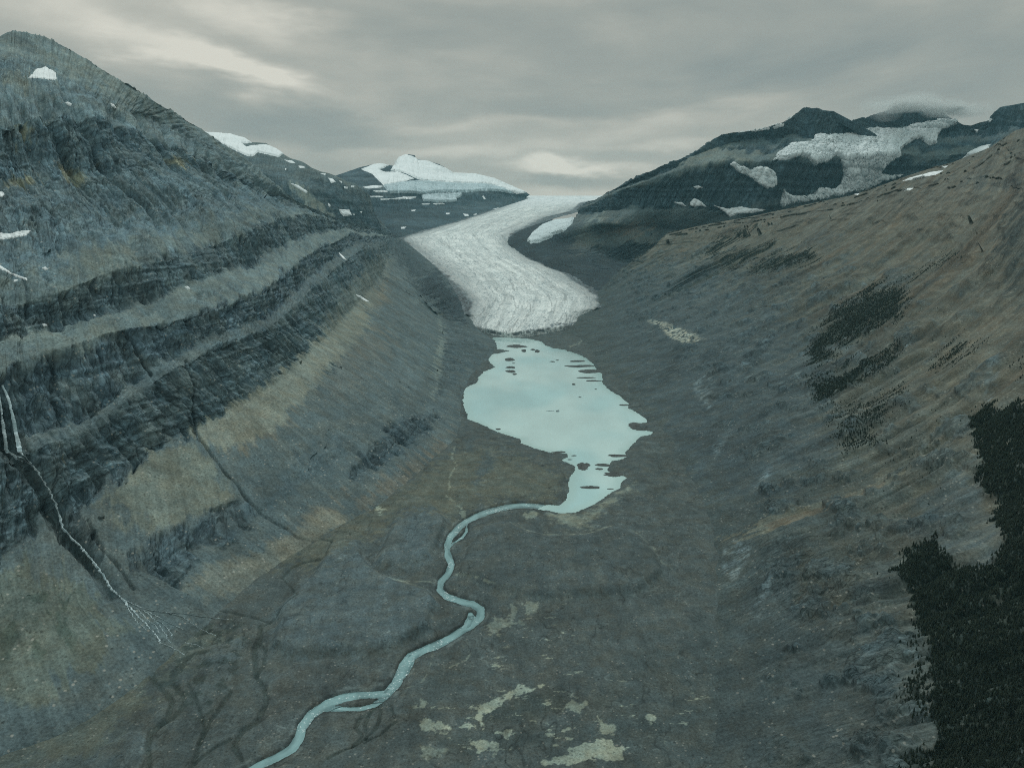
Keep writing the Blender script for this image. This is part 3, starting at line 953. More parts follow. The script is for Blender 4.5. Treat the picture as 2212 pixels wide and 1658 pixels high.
# ---- far mountain on the right, with the hanging glacier -----------
FR = [
    [(1800, 690, 3500), (1720, 690, 3500), (1660, 690, 3550), (1600, 680, 3600), (1540, 670, 3650), (1480, 660, 3700), (1420, 650, 3750), (1370, 645, 3800), (1315, 640), (1268, 622), (1178, 578), (1108, 540), (1094, 518), (1130, 495), (1190, 474)],
    [(2000, 560), (1920, 560), (1850, 560), (1780, 560), (1700, 560), (1620, 560), (1560, 560), (1500, 560), (1440, 562), (1370, 560), (1300, 548), (1210, 525), (1172, 510), (1180, 493), (1205, 477)],
    [(2150, 470), (2040, 460), (1950, 460), (1870, 465), (1800, 470), (1740, 480), (1660, 490), (1610, 495), (1550, 500), (1480, 500), (1400, 490), (1330, 484), (1278, 482), (1244, 479), (1231, 474)],
    [(2250, 400), (2150, 390), (2060, 395), (1970, 400), (1900, 400), (1830, 410), (1750, 425), (1700, 435), (1640, 452), (1570, 455), (1470, 447), (1370, 445), (1300, 455), (1255, 462), (1241, 467)],
    [(2270, 330), (2180, 320), (2100, 330), (2010, 335), (1950, 330), (1880, 335), (1800, 340), (1750, 345), (1690, 345), (1620, 352), (1510, 360), (1395, 392), (1315, 420), (1262, 446), (1246, 455)],
    [(2290, 270), (2200, 275), (2130, 290), (2040, 285), (1970, 280), (1905, 285), (1835, 292), (1790, 300), (1725, 290), (1660, 300), (1540, 318), (1405, 378), (1322, 410), (1266, 438), (1248, 450)],
    [(2300, 215), (2211, 222), (2142, 252), (2047, 256), (1976, 232), (1912, 239), (1842, 263), (1808, 254), (1743, 233), (1685, 267), (1558, 291), (1416, 366), (1330, 400), (1270, 432), (1250, 446)]]
FN = [(.96, .27)] * 15
FC = solve(FR, [10, 22, 32, 62, 32, 62], ['g'] * 15, FN)
FC = skirts(FC, FN, foot=(60, -40), back=((400, -150), (1500, -900)))
FM = Loft(FC, 900, 520, seed=21, twarp=0.2, twl=220.0)
x, y, z = [FM.P[..., i] for i in range(3)]
s1 = fbm(x / 600, y / 600, z / 600, 4, 41)
TJ = FM.T + (0.5 * fbm(FM.S2 / 420, FM.T2 / 900, oct=3, seed=141) + 0.40 * fbm(FM.S2 / 110, FM.T2 / 400, oct=5, seed=142, gain=0.6) + 0.22 * fbm(FM.S2 / 150, 0 * FM.S2, oct=2, seed=143, ridged=True)) * sstep(FM.T, 3.0, 3.8)
DK = (0.076, 0.096, 0.106)
FM.cliff = np.clip(bands([(0, 0.0), (3.2, 0.15), (4.05, 1.0), (5.0, 0.15), (5.45, 0.8), (5.75, 0.25), (6.05, 1.0)]) + 0.4 * s1, 0, 1).astype(np.float32)
FM.col[:] = bands([(0, (0.045, 0.05, 0.052)), (1.4, (0.046, 0.052, 0.055)), (2.3, (0.092, 0.10, 0.10)), (3.2, (0.125, 0.13, 0.125)), (4.05, DK), (5.0, (0.145, 0.15, 0.142)), (5.45, DK), (5.75, (0.13, 0.14, 0.138)), (6.05, DK)])
W = FM.warped(8, 60, 22)
W2 = FM.warped(3, 22, 23)
FM.paint([(1240, 490), (1330, 482), (1450, 505), (1420, 560), (1330, 545), (1240, 540)], (0.17, 0.15, 0.125), 0.5, 12, W)
FM.paint(c2([(1750, 560), (1830, 520), (1840, 500), (1790, 600), (1700, 640)]), (0.26, 0.25, 0.22), 0.6, 3, W2)
FM.paint(c2([(1850, 610), (2000, 590), (2120, 590), (2000, 650), (1850, 640)]), (0.24, 0.17, 0.13), 0.6, 6, W2)
FM.paint(c3([(290, 500), (470, 500), (600, 540), (520, 600), (400, 605), (260, 600), (100, 625), (180, 560)]), (0.20, 0.19, 0.165), 0.85, 4, W2, 0.1)
FM.paint(c3([(110, 830), (180, 840), (300, 860), (330, 890), (200, 900), (100, 890)]), (0.19, 0.20, 0.195), 0.7, 4, W2, 0.1)
FM.paint([(1480, 490), (1560, 478), (1640, 470), (1700, 480), (1560, 530), (1440, 540), (1400, 520)], (0.12, 0.13, 0.135), 0.6, 10, W, 0.1)
FM.paint([(1270, 545), (1300, 532), (1380, 528), (1440, 522), (1430, 538), (1340, 552)], (0.09, 0.10, 0.105), 0.8, 3, W2, 0.95)
FM.paint([(1095, 528), (1110, 500), (1150, 483), (1200, 470), (1215, 474), (1165, 492), (1135, 512), (1130, 530), (1190, 570), (1270, 610), (1300, 640), (1250, 615), (1150, 570)], (0.036, 0.040, 0.043), 1.0, 4, W2, 0.0)
st1 = perlin((z + 30 * s1) / 34, 0 * z + 3.3, seed=4) + 0.6 * perlin((z + 30 * s1) / 13, 0 * z + 9.3, seed=5)
flf = fbm(FM.S2 / 42 + s1, FM.T2 / 300, oct=4, seed=66, ridged=True)
FM.col *= (1 + 0.55 * FM.cliff * st1 + 0.5 * fbm(x / 200, y / 200, z / 200, 4, 62))[..., None]
flu = fbm(FM.S2 / 75 + s1, FM.T2 / 520, oct=4, seed=28, ridged=True)
keep = sstep(FM.T, 1.6, 2.6) * (1 - sstep(FM.T, 6.6, 7.2))
d = 60 * s1 + 30 * fbm(x / 130, y / 130, z / 130, 5, 25, 0.6) * (0.3 + FM.cliff) - 75 * np.maximum(flu, 0) ** 1.6 * FM.cliff + 16 * st1 * FM.cliff
FM.col *= (1 - 0.45 * np.maximum(flf, 0) * FM.cliff)[..., None]
FM.displace(d * (0.05 + 0.95 * keep))
# ragged crest
FM.fit_ridge(c3([(-450, 860), (-330, 790), (-240, 740), (-160, 705), (-60, 655), (0, 625), (100, 580), (200, 545), (270, 500), (330, 455), (380, 425), (450, 412), (530, 402), (600, 395), (680, 372), (740, 352), (800, 315), (830, 290), (850, 272), (875, 265), (905, 272), (930, 270), (965, 282),
                   (1000, 288), (1025, 290), (1035, 318), (1050, 320), (1055, 350), (1085, 350), (1135, 352), (1150, 338), (1195, 325), (1210, 330), (1260, 308), (1330, 288), (1400, 276), (1500, 266), (1560, 264), (1590, 270), (1615, 290), (1640, 310), (1690, 328), (1740, 360), (1830, 368), (1880, 352), (1930, 340), (1940, 315), (1960, 295), (1990, 270),
                   (2060, 255), (2130, 240), (2300, 215), (2600, 240)]), 7, 2.0, 60, 33)
m_far = terrain_mat('far_rock', talus=(12, 400), block=(32, 60), strata=(420, 15.0), rub=10, bump=7.0, big=200)
FM.mesh('mountain_right', m_far)

# ---- second ridge on the left --------------------------------------
SR = [
    [(380, 500, 4300), (470, 520, 4350), (560, 540, 4400), (650, 560, 4450), (740, 562, 4600), (812, 560, 4900), (850, 545, 5300), (866, 524, 5700), (880, 512, 6100)],
    [(390, 400, 5300), (480, 420, 5300), (565, 450, 5250), (650, 470, 5200), (730, 484, 5250), (792, 500, 5400), (822, 500, 5620), (845, 507, 5900), (868, 506, 6300)],
    [(400, 330, 5800), (485, 340, 5700), (560, 370, 5550), (640, 398, 5420), (715, 420, 5400), (775, 440, 5500), (803, 455, 5680), (824, 486, 5950), (855, 503, 6400)],
    [(420, 291, 6600), (497, 289, 6400), (570, 317, 6150), (654, 348, 5900), (712, 374, 5800), (762, 399, 5750), (792, 413, 5800), (803, 452, 6000), (845, 500, 6500)]]
SN = [(-.9, .43)] * 9
SC = skirts(solve(SR, [30, 30, 30], [0] * 9, SN), SN, foot=(60, -40), back=((400, -120), (1200, -700)))
SL = Loft(SC, 420, 300, seed=31, twarp=0.2, twl=200.0)
SL.cliff = SL.rowval([0, .2, .8, .6, .45, .3, .3])
x, y, z = [SL.P[..., i] for i in range(3)]
s1 = fbm(x / 500, y / 500, z / 500, 4, 43)
SL.cliff = np.clip(SL.cliff + s1 * 0.7, 0, 1).astype(np.float32)
SL.setcol([(0.10, 0.115, 0.12), (0.10, 0.115, 0.12), (0.085, 0.10, 0.108), (0.11, 0.125, 0.13), (0.17, 0.175, 0.165), DK, DK])
W2 = SL.warped(3, 22, 33)
SL.paint(c1([(1680, 1060), (1780, 1090), (1880, 1180), (1960, 1270), (2060, 1350), (1960, 1310), (1840, 1220), (1720, 1140)]), (0.27, 0.25, 0.21), 0.85, 4, W2, 0.0)
SL.paint(c2([(150, 320), (330, 350), (480, 420), (500, 560), (540, 640), (330, 540), (200, 440)]), (0.065, 0.082, 0.088), 0.8, 6, W2, 0.9)
st1 = perlin((z + 30 * s1) / 40, 0 * z + 3.3, seed=4) + 0.6 * perlin((z + 30 * s1) / 15, 0 * z + 9.3, seed=5)
SL.col *= (1 + 0.45 * SL.cliff * st1 + 0.45 * fbm(x / 200, y / 200, z / 200, 4, 63))[..., None]
flu = fbm(SL.S2 / 80 + s1, SL.T2 / 400, oct=4, seed=29, ridged=True)
SL.displace((45 * s1 + 20 * fbm(x / 150, y / 150, z / 150, 4, 26) - 28 * np.maximum(flu, 0) ** 1.4 * SL.cliff + 8 * st1 * SL.cliff) * (0.1 + 0.9 * (1 - sstep(SL.T, 3.6, 4.05))))
SL.fit_ridge(c1([(1100, 760), (1200, 768), (1330, 774), (1400, 795), (1450, 822), (1540, 830), (1600, 868), (1680, 915), (1750, 935), (1800, 968), (1850, 990), (1900, 1002), (1945, 1018)]) + c2([(290, 310), (350, 340), (400, 352), (440, 388), (470, 410), (480, 440), (490, 520)]), 4, 3, 50, 36)
SL.mesh('ridge_left', m_far)

# ---- snowy dome at the head of the valley --------------------------
dtop = [(720, 379), (760, 365), (795, 357), (838, 361), (858, 343), (885, 336), (925, 349), (975, 370), (1045, 381), (1095, 399), (1145, 420)]
dbase = [(770, 522), (805, 517), (838, 512), (868, 509), (900, 503), (935, 494), (975, 483), (1020, 469), (1068, 453), (1104, 439), (1132, 429)]
drock = [(752, 425), (778, 412), (806, 408), (838, 416), (868, 416), (905, 412), (948, 412), (1000, 417), (1060, 412), (1108, 411), (1138, 423)]
by = [6300, 6200, 6050, 5950, 6150, 6500, 7000, 7450, 8100, 9000, 10000]
ty = [7800, 8000, 8200, 8400, 8800, 9000, 9100, 9200, 9500, 9900, 10600]
DR = []
for f, fy in ((0, 0), (.3, .16), (.55, .34), (.82, .44), (1, .5)):
    DR.append([(b[0] + (r[0] - b[0]) * f, b[1] + (r[1] - b[1]) * f, y0 + (y1 - y0) * fy) for b, r, y0, y1 in zip(dbase, drock, by, ty)])
for f, fy in ((.35, .68), (.7, .85), (1, 1)):
    DR.append([(r[0] + (p[0] - r[0]) * f, r[1] + (p[1] - r[1]) * f, y0 + (y1 - y0) * fy) for r, p, y0, y1 in zip(drock, dtop, by, ty)])
DN = [(-.3, .95)] * 11
DC = skirts(solve(DR, [30] * 7, [0] * 11, DN), DN, foot=(60, -40), back=((500, -100), (2000, -900)))
DL = Loft(DC, 520, 280, seed=41, twarp=0.15, twl=300.0)
DL.cliff = DL.rowval([0, 0, .2, .5, .9, .7, .4, .4, .4, .3, .3])
x, y, z = [DL.P[..., i] for i in range(3)]
s1 = fbm(x / 800, y / 800, z / 800, 4, 45)
DL.setcol([(0.075, 0.09, 0.098)] * 4 + [(0.06, 0.075, 0.083), (0.10, 0.11, 0.115)] + [(0.085, 0.10, 0.11)] * 5)
st1 = perlin((z + 40 * s1) / 45, 0 * z + 3.3, seed=4) + 0.6 * perlin((z + 40 * s1) / 18, 0 * z + 9.3, seed=5)
DL.col *= (1 + 0.45 * st1 + 0.4 * fbm(x / 300, y / 300, z / 300, 4, 64))[..., None]
kk = sstep(DL.T, 1.5, 2.5) * (1 - sstep(DL.T, 7.4, 8))
flu = fbm(DL.S2 / 130 + s1, DL.T2 / 500, oct=4, seed=30, ridged=True)
DL.displace((40 * s1 + 25 * fbm(x / 200, y / 200, z / 200, 4, 27) - 40 * np.maximum(flu, 0) ** 1.4 * DL.cliff + 12 * st1 * DL.cliff) * kk)
DL.fit_ridge(c2([(240, 330), (285, 304), (350, 282), (420, 258), (500, 240), (545, 236), (590, 246), (625, 248), (640, 215), (660, 192), (690, 190), (705, 183), (740, 188), (746, 206), (800, 220), (840, 228), (880, 240), (925, 264), (960, 288), (1090, 297), (1200, 322), (1290, 362), (1390, 405)]), 8, 2, 40, 37)
DL.mesh('mountain_far', m_far)

# ---- glacier --------------------------------------------------------
g0 = [(1003, 705), (1058, 723), (1120, 729), (1205, 718), (1292, 697)]
GR = [[hitrow for hitrow in g0]]
grows = [
    [(1010, 680), (1080, 690), (1150, 692), (1220, 685), (1297, 668)],
    [(1015, 650), (1085, 650), (1155, 648), (1225, 643), (1291, 640)],
    [(965, 598), (1035, 600), (1105, 598), (1165, 595), (1215, 590)],
    [(930, 570), (990, 568), (1050, 565), (1100, 562), (1145, 560)],
    [(890, 538), (950, 535), (1010, 532), (1060, 530), (1100, 528)],
    [(868, 515), (930, 512), (990, 508), (1050, 506), (1104, 506)],
    [(935, 494), (990, 490), (1040, 487), (1095, 484), (1150, 484)],
    [(1000, 476), (1040, 474), (1085, 472), (1130, 469), (1180, 470)],
    [(1060, 456), (1095, 455), (1135, 454), (1180, 454), (1235, 456)],
    [(1105, 440), (1140, 439), (1175, 438), (1210, 438), (1255, 438)]]
G = []
base = []
for u, v in g0:
    ax, e = ray(u, v)
    yy = -HC / e
    base.append((ax * yy, yy, -6.0))
base = np.array(base)
G.append(base)
t1 = base.copy(); t1[:, 1] += 5; t1[:, 2] = (12, 19, 22, 21, 11)
t2 = base.copy(); t2[:, 1] += 60; t2[:, 2] = (20, 27, 30, 30, 20)
G += [t1, t2]
for row in grows:
    ys = [hit_gl(u, v) for u, v in row]
    ys = [0.5 * yk + 0.5 * np.interp(i, [0, 4], [ys[0], ys[4]]) if 0 < i < 4 else yk for i, yk in enumerate(ys)]
    G.append(np.array([(ray(u, v)[0] * yk, yk, float(zg(yk)) + (0, 9, 12, 9, 0)[i]) for i, ((u, v), yk) in enumerate(zip(row, ys))]))
for yk, zk, xa, xb in ((11200, 935, 100, 1600), (12600, 1005, 0, 2600), (14500, 1072, -600, 3600), (17000, 1085, -1500, 5000)):
    G.append(np.array([(xa + (xb - xa) * i / 4, yk, zk) for i in range(5)]))
G = np.array(G)
ex = []
for r in G:                                                   # tuck both edges under the valley sides
    dl, dr = r[0] - r[1], r[-1] - r[-2]
    a = r[0] + dl / np.linalg.norm(dl[:2]) * 70; a[2] = r[0][2] - 12
    b = r[-1] + dr / np.linalg.norm(dr[:2]) * 70; b[2] = r[-1][2] - 12
    ex.append(np.concatenate([a[None], r, b[None]]))
G = np.array(ex)
GL = Loft(G, 420, 640, seed=51, twarp=0.0, tmin_px=8)
x, y, z = [GL.P[..., i] for i in range(3)]
ICE = (0.80, 0.81, 0.775)
GL.col[:] = ICE
firn = sstep(GL.P[..., 1] + 500 * fbm(x / 500, y / 500, oct=4, seed=71), 7600, 10200)
GL.col += (np.array((0.88, 0.89, 0.88), np.float32) - GL.col) * firn[..., None]
W2 = GL.warped(3, 14, 52)
deb = 1 - sstep(ldist(W2[0], W2[1], [(1058, 716), (1075, 722), (1110, 724), (1150, 715), (1180, 712), (1200, 702), (1230, 701), (1260, 697), (1290, 694)]), 1.6, 4.6)
deb *= sstep(fbm(x / 22, y / 22, z / 22, 3, 53), -0.12, 0.08)
GL.col += (np.array((0.05, 0.055, 0.058), np.float32) - GL.col) * (0.95 * deb)[..., None]
edge = np.minimum(GL.s, len(G[0]) - 1 - GL.s)
edge = 1 - sstep(np.repeat(edge[None], GL.nt, 0) + 0.25 * fbm(x / 90, y / 90, oct=4, seed=54), 1.0, 1.16)
GL.col += (np.array((0.055, 0.062, 0.066), np.float32) - GL.col) * (0.95 * edge)[..., None]
bnd = fbm(GL.S2 / 90 + 1.6 * fbm(x / 400, y / 400, oct=4, seed=8), GL.T2 / 1500, oct=4, seed=57)
GL.col *= (1 + 0.75 * np.clip(bnd, -1, 0.12) * (1 - firn))[..., None]
mar = np.minimum(GL.s, len(G[0]) - 1 - GL.s)[None] + 0.5 * fbm(GL.S2 / 120, GL.T2 / 500, oct=4, seed=60)
GL.col *= (1 - 0.48 * (1 - sstep(mar, 1.0, 2.1)) * (1 - firn))[..., None]
swl = np.abs(fbm(GL.S2 / 120 + 1.2 * fbm(x / 500, y / 500, oct=3, seed=61), GL.T2 / 900, oct=3, seed=62))
GL.col *= (1 - 0.42 * (1 - sstep(swl, 0.004, 0.026)) * (1 - firn))[..., None]
crev = fbm(x / 34, y / 34, z / 34, 5, 55, 0.6, ridged=True)
crev2 = fbm(GL.S2 / 60 + 0.6 * GL.T2 / 60, GL.T2 / 26 - GL.S2 / 120, oct=3, seed=56, ridged=True)
fr = (1 - sstep(GL.T, 1.8, 9)) * sstep(GL.T, 0.5, 1.2)
GL.P[..., 2] += (10 * crev + 6 * crev2) * (0.35 + 0.65 * fr) * (1 - 0.8 * firn) + 10 * fbm(x / 150, y / 150, oct=3, seed=58) * (1 - firn) * sstep(GL.T, 1.3, 2.5)
GL.P[..., 1] += 16 * fbm(x / 45, z / 40 + 3, oct=4, seed=59) * (1 - sstep(GL.T, 2.0, 3.2))
m_ice = ice_mat('glacier_ice', 1.3, 0.75)
tag(GL.mesh('glacier', m_ice, None), 'long pale crevassed glacier winding down the valley to the turquoise lake', 'glacier')

# ------------------------------------------------------------------ valley floor, lake and river
LAKE = c5([(950, 290), (1060, 291), (1160, 298), (1240, 315), (1256, 335), (1300, 352), (1370, 362), (1440, 385), (1480, 402), (1535, 440), (1565, 475), (1590, 515), (1590, 550), (1620, 590), (1680, 625),
           (1740, 660), (1740, 700), (1800, 730), (1895, 742), (1870, 765), (1850, 785), (1790, 790), (1760, 810), (1785, 828), (1840, 830), (1885, 840), (1870, 855), (1800, 870), (1785, 890), (1740, 940),
           (1720, 960), (1730, 985), (1690, 1000), (1640, 1010), (1625, 1035), (1620, 1065), (1680, 1075), (1730, 1105), (1700, 1130), (1690, 1165), (1640, 1190), (1600, 1220), (1540, 1260), (1480, 1285),
           (1430, 1305), (1350, 1312), (1300, 1300), (1270, 1285), (1330, 1265), (1380, 1230), (1395, 1180), (1390, 1130), (1400, 1100), (1430, 1060), (1430, 1040), (1390, 1020), (1350, 1000), (1385, 985),
           (1380, 965), (1300, 962), (1200, 935), (1115, 905), (1115, 880), (1060, 865), (980, 840), (890, 795), (805, 765), (808, 735), (785, 690), (780, 650), (790, 625), (775, 600), (810, 575), (860, 555),
           (875, 520), (900, 490), (965, 465), (925, 420), (940, 390), (1000, 380), (1048, 370), (980, 360), (975, 330)])
ISLES = [(1105, 343, 60, 9, 1), (1065, 340, 25, 4, 1), (1140, 370, 16, 7, 2), (1185, 364, 14, 4, 2), (1213, 371, 15, 8, 2), (1057, 420, 33, 9, 1), (1075, 442, 8, 3, 1), (1062, 465, 30, 6, 1), (1068, 488, 30, 8, 1), (1076, 505, 13, 5, 1),
         (1423, 563, 11, 4, 2), (1550, 592, 8, 2.5, 1), (1460, 637, 8, 2.5, 1), (1300, 432, 16, 3, 1), (1330, 425, 10, 2.5, 1), (1455, 430, 50, 5, 1), (1460, 460, 80, 7, 1), (1530, 492, 60, 13, 1), (1500, 527, 60, 4, 1), (1520, 544, 50, 4, 1),
         (990, 823, 18, 4, 1), (1345, 955, 45, 6, 1), (1660, 975, 62, 8, 1), (1470, 1037, 38, 22, 1), (1497, 1027, 16, 9, 1), (1590, 1028, 45, 9, 1), (1570, 1054, 24, 6, 1), (1665, 1080, 48, 18, 1), (1528, 1161, 55, 10, 1), (1630, 1168, 20, 3, 1),
         (1425, 976, 18, 3, 1), (1398, 998, 14, 3, 1), (1710, 684, 35, 4, 1), (1790, 810, 42, 20, 1)]
RIV = c8([(1345, 165), (1280, 153), (1180, 140), (1100, 140), (1000, 155), (920, 180), (860, 203), (800, 232), (750, 275), (710, 320), (690, 370), (695, 420), (716, 480), (695, 535), (655, 580), (648, 625), (685, 662), (765, 690), (840, 705),
          (888, 737), (882, 785), (830, 828), (760, 872), (680, 920), (615, 950), (550, 975), (480, 1010), (440, 1060), (420, 1110), (395, 1170), (340, 1225), (200, 1232), (100, 1247), (0, 1280)]) + \
    c7([(1800, 1345), (1745, 1420), (1730, 1480), (1690, 1540), (1600, 1595), (1500, 1640), (1400, 1700), (1250, 1790), (1100, 1900)])
ARMS = [c8([(805, 230), (803, 290), (775, 328), (735, 350), (695, 385)]), c8([(375, 1195), (330, 1250), (270, 1290), (190, 1312), (90, 1315), (10, 1312)]) + c7([(1860, 1318), (1800, 1360), (1750, 1420)]), c8([(845, 790), (825, 765), (815, 790), (790, 850)]),
        c8([(500, 1000), (480, 1060), (455, 1100), (415, 1140)])]


def zf(y):                                    # floor level: flat by the lake, falling away below its outlet
    return np.where(y < 1040, -(1040 - y) * 0.052, 0.0)


def floor_pt(u, v):
    ax, e = ray(u, v)
    yy = -HC / e
    for _ in range(8):
        yy = (float(zf(yy)) - HC) / e
    return np.array((ax * yy, yy, float(zf(yy))))


ns, nt = 900, 900
az = np.radians(np.linspace(-42, 42, ns))
dep = np.radians(np.r_[np.linspace(62, 43, 60)[:-1], np.linspace(43, 6.4, nt - 59)])
rr = HC / np.tan(dep)
gx = rr[:, None] * np.sin(az)[None] / 1.0
gy = rr[:, None] * np.cos(az)[None]
FL = Loft.__new__(Loft)
FL.ns, FL.nt = ns, nt
FL.P = np.stack([gx, gy, zf(gy)], -1)
FL.u, FL.v = proj(FL.P)
FL.S2, FL.T2 = gx.copy(), gy.copy()
FL.T = np.zeros((nt, ns))
FL.lo, FL.hi, FL.flip = -1, 1, 1.0
FL.brk = 0.9 * (fbm(gx / 26, gy / 26, oct=5, seed=701, gain=0.62) + 0.8 * fbm(gx / 8, gy / 8, oct=4, seed=702, gain=0.6))
FL.cliff = np.zeros((nt, ns), np.float32)
FL.col = np.zeros((nt, ns, 3), np.float32)
x, y = gx, gy
FL.col[:] = (0.118, 0.120, 0.112)
W = FL.warped(7, 30, 81)
W2 = FL.warped(2.5, 9, 82)
GREY = (0.145, 0.158, 0.158)
SILT = (0.42, 0.40, 0.315)
hgt = np.zeros((nt, ns))
hgt += 5.0 * fbm(x / 130, y / 130, oct=4, seed=91) + 1.6 * fbm(x / 28, y / 28, oct=4, seed=92)
M1 = c8([(270, 500), (350, 300), (420, 140), (520, 95), (600, 130), (690, 230), (690, 300), (650, 400), (560, 500), (420, 550), (300, 520)])
M2 = c8([(-330, 1000), (-290, 760), (-170, 640), (-60, 520), (0, 400), (100, 345), (200, 370), (220, 480), (300, 560), (430, 610), (580, 660), (640, 730), (600, 820), (600, 880), (420, 990), (200, 1030), (0, 1030), (-200, 1060)])
M3 = c8([(740, 560), (800, 400), (900, 280), (1050, 250), (1150, 310), (1350, 335), (1500, 320), (1700, 270), (1800, 340), (1900, 440), (1950, 560), (1800, 680), (1300, 720), (1000, 680)])
M4 = c7([(1000, 1000), (1300, 960), (1390, 930), (1400, 1020), (1330, 1180), (1270, 1160), (1200, 1090)])
M5 = c7([(480, 1650), (640, 1530), (760, 1470), (850, 1490), (800, 1700), (500, 1750)])
M6 = c7([(1560, 1180), (1700, 1080), (1900, 1050), (2130, 1110), (2130, 1190), (1900, 1250), (1750, 1330), (1640, 1460), (1540, 1500), (1500, 1400)])
for M, hh, k, c in ((M1, 9, .9, GREY), (M2, 10, .9, GREY), (M3, 9, .6, (0.115, 0.122, 0.118)), (M4, 3, .6, GREY), (M5, 4, .5, GREY), (M6, 1.5, .4, (0.105, 0.10, 0.092))):
    sdm = sdist(W[0], W[1], M)
    hgt += hh * (1 - sstep(sdm, -16, 5))
    FL.paint(M, c, k, 5, W)
    FL.col *= (1 + 0.22 * np.exp(-((sdm + 1) / 3.0) ** 2))[..., None]
FL.col *= (1 - 0.16 * sstep(fbm(x / 22 + y / 160, y / 300 - x / 900, oct=4, seed=93), 0.0, 0.3))[..., None]
FL.paint([(560, 1230), (700, 1150), (860, 1060), (1000, 960), (1130, 990), (1220, 1030), (1200, 1085), (1040, 1090), (980, 1130), (880, 1120), (700, 1230)], (0.17, 0.155, 0.12), 0.8, 18, W)
FL.paint(c5([(840, 1130), (870, 1040), (920, 970), (975, 985), (950, 1060), (880, 1150)]), (0.115, 0.125, 0.122), 0.9, 3, W2)
FL.paint(c5([(760, 960), (800, 900), (850, 890), (840, 960)]), (0.115, 0.125, 0.122), 0.8, 3, W2)
FL.paint([(0, 1660), (0, 1450), (200, 1300), (420, 1330), (520, 1380), (360, 1470), (200, 1660)], (0.15, 0.145, 0.115), 0.6, 30, W)
FL.paint(c8([(820, 1400), (1000, 1290), (1250, 1230), (1350, 1250), (1390, 1310), (1300, 1400), (1100, 1430), (950, 1450)]), (0.075, 0.08, 0.073), 0.8, 7, W)
FL.paint(c8([(600, 1480), (1000, 1460), (1600, 1400), (2200, 1300), (2300, 1420), (1700, 1560), (1000, 1600), (600, 1560)]), (0.085, 0.09, 0.083), 0.7, 16, W)
FL.paint(c8([(380, 1180), (700, 1050), (830, 1090), (880, 1200), (700, 1320), (560, 1400), (420, 1330)]), (0.105, 0.108, 0.10), 0.7, 12, W)
FL.paint([(1350, 1420), (1700, 1300), (1900, 1380), (1900, 1700), (1300, 1700), (1250, 1560)], (0.098, 0.104, 0.098), 0.7, 40, W)
FL.paint([(1330, 700), (1450, 760), (1480, 950), (1440, 1100), (1390, 1060), (1430, 930), (1330, 830), (1250, 740)], (0.105, 0.108, 0.10), 0.6, 20, W)
# dark braided gullies below the fan and beside the river
CH = [c7([(900, 1010), (880, 1080), (880, 1160), (950, 1230), (1000, 1310), (970, 1390), (880, 1470), (860, 1560), (870, 1700)]), c7([(1010, 1190), (1060, 1260), (1075, 1320), (1000, 1390), (930, 1430)]),
      c7([(1500, 860), (1510, 940), (1470, 1000), (1480, 1150), (1530, 1230), (1545, 1300), (1500, 1400), (1400, 1460), (1360, 1550), (1400, 1640)]), c7([(1490, 960), (1540, 1000), (1525, 1090), (1480, 1150)]),
      c7([(1330, 1250), (1220, 1400), (1160, 1520), (1110, 1680)]), c7([(1100, 1200), (1150, 1330), (1180, 1440), (1160, 1520)]), c7([(1130, 1640), (1250, 1550), (1340, 1500)]), c7([(1150, 750), (1300, 770), (1450, 800), (1560, 830)]),
      c7([(1920, 370), (1880, 460), (1700, 510), (1640, 580), (1700, 640), (1730, 700), (1600, 800), (1520, 850)]), c7([(1500, 180), (1600, 290), (1750, 340), (1920, 370)]),
      c8([(310, 1250), (280, 1320), (190, 1370), (160, 1440), (200, 1480), (140, 1540)]), c8([(310, 1300), (290, 1400), (250, 1470), (180, 1520), (0, 1610)]), c8([(360, 1310), (390, 1400), (300, 1480), (210, 1520)]), c8([(330, 1260), (240, 1330), (210, 1420), (220, 1500)]),
      c7([(500, 1370), (600, 1310), (680, 1270), (720, 1200), (850, 1150)])]
for i, c in enumerate(CH):
    w = (7, 6, 7, 5, 5, 5, 4, 2.2, 2.2, 2.0, 4, 3.5, 3, 4, 2)[i] * 0.8
    dd = ldist(W[0], W[1], c, 40) + FL.brk * (5 if w > 2 else 2.2)
    mch = 1 - sstep(dd, w * 0.5, w * 1.25)
    hgt -= 1.8 * mch
    FL.col += (np.array((0.052, 0.06, 0.052), np.float32) - FL.col) * (0.58 * mch)[..., None]
wetp = sstep(fbm(x / 16, y / 16, oct=4, seed=97), 0.0, 0.12) * (1 - sstep(sdist(W[0], W[1], c7([(840, 900), (1100, 780), (1500, 860), (1330, 1250), (1200, 1450), (1050, 1330), (900, 1180)])), -14, 12))
FL.col += (np.array((0.06, 0.068, 0.06), np.float32) - FL.col) * (0.75 * wetp)[..., None]
